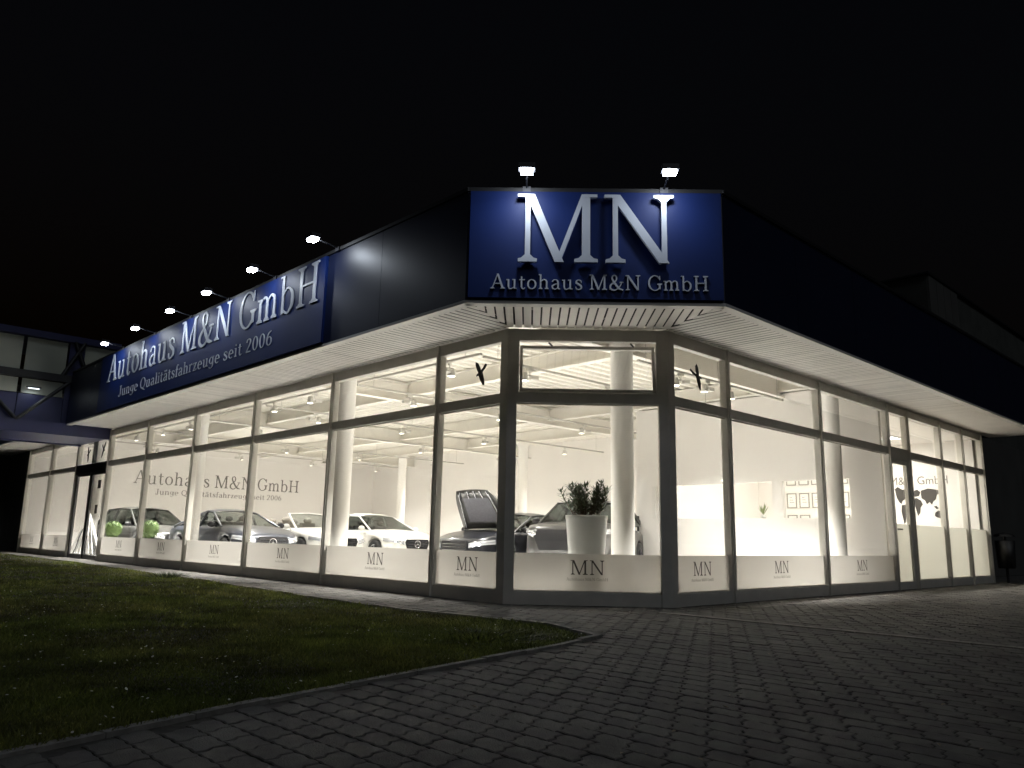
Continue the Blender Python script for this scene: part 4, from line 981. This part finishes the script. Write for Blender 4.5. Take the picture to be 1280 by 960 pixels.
        MB().add(ws, [(0, 1, 4, 5), (1, 2, 3, 4)], True).build('windscreen', glass, t, True)
        fr_ = MB()
        for s in (1, -1): fr_.tube((xa+0.02, s*wb, zb_), (xrf, s*wr, zr-0.03), 0.034, 0.03, 6); fr_.tube((xrf, s*wr, zr-0.03), (xrf+0.06, 0, zr), 0.03, 0.03, 6)
        fr_.build('windscreen_frame', paint, t, True)
        MB().box((-lx+1.2, -w2*0.72, 0.90), (xa-0.25, w2*0.72, 0.975)).build('cockpit', 'black_plastic', t, True)
        for sx, hz_ in ((xa-1.25, 1.16), (xa-2.05, 1.12)):
            for s in (0.36, -0.36):
                MB().box((sx-0.14, s-0.22, 0.9), (sx, s+0.22, hz_-0.05)).ball((sx-0.07, s, hz_+0.02), 0.055, 0.14, 0.09).build('seat', 'seat', t, True)
    # mirrors
    for s in (1, -1):
        MB().ball((xa-0.25, s*(w2*0.93+0.12), belt+0.07), 0.06, 0.11, 0.075, 12, 8).tube((xa-0.25, s*w2*0.9, belt+0.02), (xa-0.25, s*(w2*0.93+0.08), belt+0.05), 0.025, 0.02, 6).build('mirror', paint if paint == 'paint_white' else 'black_plastic', t, True)
    # front: grille, headlights, intakes, plate
    gz0, gz1 = grille_z; gw = grille_w
    gr = MB().prism([(-gw/2*0.82, gz0), (gw/2*0.82, gz0), (gw/2, gz0+(gz1-gz0)*0.65), (gw/2*0.88, gz1), (-gw/2*0.88, gz1), (-gw/2, gz0+(gz1-gz0)*0.65)], (lx, 0, 0), Vector((0, 1, 0)), ZV, Vector((1, 0, 0)), -0.06, 0.018).build('grille', 'black_plastic', t, True)
    gb = MB()
    for q in range(3): 
        z = gz0+(gz1-gz0)*(0.25+0.25*q); gb.box((lx+0.0185, -gw*0.42, z-0.008), (lx+0.026, gw*0.42, z+0.008))
    gb.build('grille_bar', 'chrome' if paint != 'paint_brown' else 'black_plastic', gr, True)
    if star:
        em = MB(); zc = (gz0+gz1)/2
        for q in range(20):
            a, b = 2*math.pi*q/20, 2*math.pi*(q+1)/20
            em.tube((lx+0.033, 0.1*math.cos(a), zc+0.1*math.sin(a)), (lx+0.033, 0.1*math.cos(b), zc+0.1*math.sin(b)), 0.011, 0.011, 5)
        for q in range(3):
            a = math.pi/2+q*2*math.pi/3; em.tube((lx+0.033, 0, zc), (lx+0.033, 0.098*math.cos(a), zc+0.098*math.sin(a)), 0.016, 0.005, 5)
        em.build('emblem', 'chrome', gr, True)
    PF = [(0.60, lx), (0.74, lx-0.07), (0.86, lx-0.2), (0.95, lx-0.45), (0.985, lx-0.9)]
    def wrap(f0, f1, z00, z01, z10, z11, s, off=0.016, n=6):
        # lens that follows the front corner of the body from width fraction f0 to f1
        V_ = []
        for i in range(n+1):
            u = i/n; f = f0+(f1-f0)*u; x = float(np.interp(f, [p[0] for p in PF], [p[1] for p in PF])); k_ = min(1, max(0, (f-0.5)/0.4))
            for zz in (z00+(z10-z00)*u, z01+(z11-z01)*u):
                V_ += [(x+off*(1-0.5*k_), s*(f*w2+off*k_), zz), (x-0.05, s*(f*w2-0.04), zz)]
        fs_ = []
        for i in range(n):
            q = 4*i; fs_ += [(q, q+4, q+6, q+2), (q+2, q+6, q+7, q+3), (q+1, q+5, q+4, q)]
        fs_ += [(0, 2, 3, 1), (4*n, 4*n+1, 4*n+3, 4*n+2)]
        m_ = MB().add(V_, fs_, True); return m_
    f0 = (gw/2+0.03)/w2
    for s in (1, -1):
        hl = wrap(f0, 0.95, nose_h-0.20, nose_h-0.09, nose_h-0.10, nose_h-0.005, s).build('headlight', 'headlight', t, True)
        lu = MB()
        for f in (0.62, 0.75):
            x = float(np.interp(f, [p[0] for p in PF], [p[1] for p in PF])); lu.ball((x+0.005, s*f*w2, nose_h-0.135+0.02*(f > 0.7)), 0.036, 0.05, 0.036)
        lu.build('lamp_unit', 'headlight_lit' if lit else 'chrome', hl, True)
        wrap(max(0.45, f0), 0.86, 0.30, 0.40, 0.32, 0.43, s).build('air_intake', 'black_plastic', t, True)
        if lit: MB().ball((lx-0.02, s*0.70*w2, 0.37), 0.03, 0.06, 0.03).build('fog_light', 'headlight_lit', t, True)
    MB().box((lx-0.04, -0.45, 0.24), (lx+0.015, 0.45, 0.36)).build('lower_intake', 'black_plastic', t, True)
    MB().box((lx+0.02, -0.26, 0.30), (lx+0.034, 0.26, 0.41)).build('number_plate', 'plate', t, True)
    for s in (1, -1):
        MB().box((-lx-0.01, s*w2*0.5, 0.72), (-lx+0.12, s*w2*0.84, 0.84)).build('tail_light', 'hood_liner', t, True)
        for xd in ((xa-1.05, xa-2.0) if style in ('sedan', 'estate', 'suv') else (xa-1.3,)):
            MB().box((xd-0.1, s*(w2*0.985), belt-0.14), (xd+0.1, s*(w2*0.985+0.03), belt-0.11)).build('door_handle', 'chrome', t, True)
    if open_hood:
        hb = MB(); Lh = 1.10; ang = R(56); hx = xa+0.02; hzz = hood+0.08; nx, ny = 6, 8; ed = []
        def P(u, v, off):
            wv = w2*0.80*(1-0.16*u*u-0.16*u**5); d = u*Lh; cr = 0.06*(1-(2*v-1)**2)+0.03*math.sin(math.pi*u)
            return Vector((hx+d*math.cos(ang)-(cr+off)*math.sin(ang), (2*v-1)*wv, hzz+d*math.sin(ang)+(cr+off)*math.cos(ang)))
        V_ = [P(i/nx, j/ny, 0.0) for i in range(nx+1) for j in range(ny+1)]
        V2 = [P(i/nx, j/ny, -0.03) for i in range(nx+1) for j in range(ny+1)]
        q = ny+1; f0 = [(i*q+j, i*q+j+1, (i+1)*q+j+1, (i+1)*q+j) for i in range(nx) for j in range(ny)]
        N = len(V_); f1 = [tuple(N+k for k in f[::-1]) for f in f0]
        border = [(i, 0) for i in range(nx+1)]+[(nx, j) for j in range(1, ny+1)]+[(i, ny) for i in range(nx-1, -1, -1)]+[(0, j) for j in range(ny-1, 0, -1)]
        bi = [i*q+j for i, j in border]; f2 = [(bi[k], bi[(k+1) % len(bi)], N+bi[(k+1) % len(bi)], N+bi[k]) for k in range(len(bi))]
        hb.add(V_+V2, f0+f1+f2, True); hd = hb.build('open_hood', 'paint_graphite', t, True)
        ln2 = MB(); V3 = [P(0.18+0.62*i/4, 0.18+0.64*j/6, -0.05-0.0) for i in range(5) for j in range(7)]
        ln2.add(V3, [(i*7+j, i*7+j+1, (i+1)*7+j+1, (i+1)*7+j) for i in range(4) for j in range(6)], True); ln2.build('insulation_mat', 'hood_liner', hd, True)
        rb_ = MB()
        for v in (0.12, 0.32, 0.5, 0.68, 0.88): rb_.tube(P(0.80, v, -0.045), P(0.98, 0.5+(v-0.5)*1.05, -0.035), 0.018, 0.018, 5)
        for v in (0.08, 0.92): rb_.tube(P(0.05, v, -0.04), P(0.92, v, -0.04), 0.02, 0.02, 5)
        rb_.build('hood_rib', 'rim', hd, True)
        MB().tube((hx+0.45, w2*0.74, hood-0.02), P(0.45, 0.97, -0.03), 0.01).build('hood_strut', 'chrome', t, True)
    return t
DY = -math.pi/2      # nose towards the near end (-y)
car('white_sedan', 'white sedan with dark grille facing the long window front', (6.95, 15.0), DY+R(-1), 4.9, 1.85, 1.47, 'paint_white', 'sedan', 'car_glass', star=True)
car('white_convertible', 'white open convertible with pale seats beside the white sedan', (4.55, 15.1), DY+R(2), 4.6, 1.8, 1.40, 'paint_white', 'convertible', 'car_glass_pale')
car('dark_coupe', 'dark grey coupe with round star emblem under the wall lettering', (2.3, 14.75), DY+R(0), 4.7, 1.80, 1.42, 'paint_grey', 'coupe', 'car_glass_pale', star=True)
car('dark_estate', 'dark estate car behind the green topiary balls', (2.35, 21.3), DY+R(5), 4.6, 1.84, 1.58, 'paint_graphite', 'estate', 'car_glass', star=True)
car('black_sedan', 'black sedan with its bonnet open and headlights lit', (7.2, 8.75), math.pi+R(8), 4.7, 1.86, 1.45, 'paint_black', 'sedan', 'car_glass', lit=True, open_hood=True)
car('dark_suv', 'dark brown off-road car with tall black grille behind the white planter', (6.95, 6.05), math.pi+R(26), 4.4, 1.93, 1.72, 'paint_brown', 'suv', 'car_glass', belt=1.12, hood=1.12, nose_h=1.02, grille_w=1.2, grille_z=(0.56, 0.98), rim='rim_dark')

# ------------------------------------------------------------------ footbridge with blue steel frame at the entrance
br = thing('skybridge', (-1.3, 19.6, 3.4), 'blue steel footbridge with pale panels meeting the showroom over the entrance', 'footbridge')
X0, X1, Y0, Y1 = -16.0, -0.05, 18.05, 20.95
MB().box((X0, Y0+0.05, 3.42), (X1, Y1-0.05, 3.60)).build('deck', 'bridge_blue', br)
MB().box((X0, Y0, 6.02), (X1, Y1, 6.20)).build('roof', 'bridge_blue', br)
for Y in (Y0, Y1-0.12):
    MB().box((X0, Y-0.01, 3.38), (X1, Y+0.13, 3.72)).build('bottom_chord', 'bridge_blue', br)
    MB().box((X0, Y-0.02, 4.86), (X1, Y+0.14, 5.06)).build('middle_chord', 'steel_black', br)
    xx = X1
    i = 0
    while xx-2.4 > X0:
        for a, b, z0, z1 in ((xx, xx-1.2, 3.7, 4.9), (xx-2.4, xx-1.2, 3.7, 4.9), (xx-0.95, xx-1.45, 6.05, 5.0), (xx-1.2, xx-0.75, 6.05, 5.0)):
            MB().tube((a, Y+0.03, z0), (b, Y+0.03, z1), 0.055, n=6).build('diagonal', 'steel_black', br)
        if Y == Y0:
            MB().box((xx-1.1, Y+0.16, 5.07), (xx-0.05, Y+0.19, 6.0)).build('panel', 'bridge_panel', br)
            MB().box((xx-2.35, Y+0.16, 5.07), (xx-1.35, Y+0.19, 6.0)).build('panel', 'bridge_panel', br)
            MB().box((xx-1.1, Y+0.16, 4.45), (xx-0.05, Y+0.19, 4.85)).build('panel', 'bridge_panel', br)
            MB().box((xx-2.35, Y+0.16, 4.45), (xx-1.35, Y+0.19, 4.85)).build('panel', 'bridge_panel', br)
            MB().box((xx-1.3, Y+0.14, 3.74), (xx-0.9, Y+0.2, 6.0)).build('upright', 'bridge_blue', br)
            MB().box((xx-2.4, Y+0.205, 3.74), (xx-0.02, Y+0.23, 4.44)).build('parapet_panel', 'bridge_blue', br)
        xx -= 2.4

bl = thing('bridge_lamp', (-2.15, 18.0, 4.55), 'small lit strip lamp on the blue footbridge side', 'lamp')
bx('housing', (-2.32, 17.93, 4.575), (-1.98, 18.03, 4.61), 'lamp_housing', bl)
bx('tube', (-2.28, 17.945, 4.55), (-2.02, 18.0, 4.574), 'bridge_tube', bl)
ld = bpy.data.lights.new('strip_light', 'AREA'); ld.shape = 'RECTANGLE'; ld.size = 0.26; ld.size_y = 0.05; ld.energy = 0.6; ld.color = (0.85, 0.95, 1.0)
lo = bpy.data.objects.new('strip_light', ld); COL.objects.link(lo); lo.parent = bl; lo.location = (0, -0.03, -0.01)

# ------------------------------------------------------------------ neighbouring hall and dark yard things
hl = thing('neighbour_hall', (16.0, 1.3, 0), 'tall pale industrial hall standing behind the office end of the showroom', 'hall')
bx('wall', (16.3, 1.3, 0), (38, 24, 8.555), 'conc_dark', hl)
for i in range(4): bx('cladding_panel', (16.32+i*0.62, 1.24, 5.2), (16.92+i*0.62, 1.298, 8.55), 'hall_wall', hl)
bx('roof', (16.2, 1.2, 8.56), (38.2, 24.2, 8.62), 'steel_black', hl)
bx('roller_door', (20, 1.25, 0), (24, 1.3, 4.2), 'hall_wall', hl)
lb = thing('litter_bin', (15.45, -0.25, 0), 'dark litter bin on a post beyond the office windows', 'bin')
MB().lathe((15.45, -0.25, 0), [(0, 0.35), (0.19, 0.35), (0.22, 1.02), (0.2, 1.02), (0.19, 0.95), (0, 0.95)], 20).build('basket', 'steel_black', lb)
MB().tube((15.45, -0.25, 0), (15.45, -0.25, 1.15), 0.035).build('post', 'lamp_housing', lb)
MB().lathe((15.45, -0.25, 1.12), [(0.24, 0), (0.2, 0.06), (0, 0.1)], 20).build('lid', 'steel_black', lb)
hd_ = thing('dark_annex', (0, 32, 0), 'unlit flat-roofed annex beyond the far end of the showroom', 'annex')
bx('wall', (-0.4, 30.2, 0), (14, 40, 3.6), 'conc_dark', hd_)
bx('roof', (-0.7, 30.1, 3.6), (14.2, 40.2, 3.85), 'conc_dark', hd_)
bx('door', (-0.44, 31.2, 0), (-0.4, 32.2, 2.1), 'steel_black', hd_)
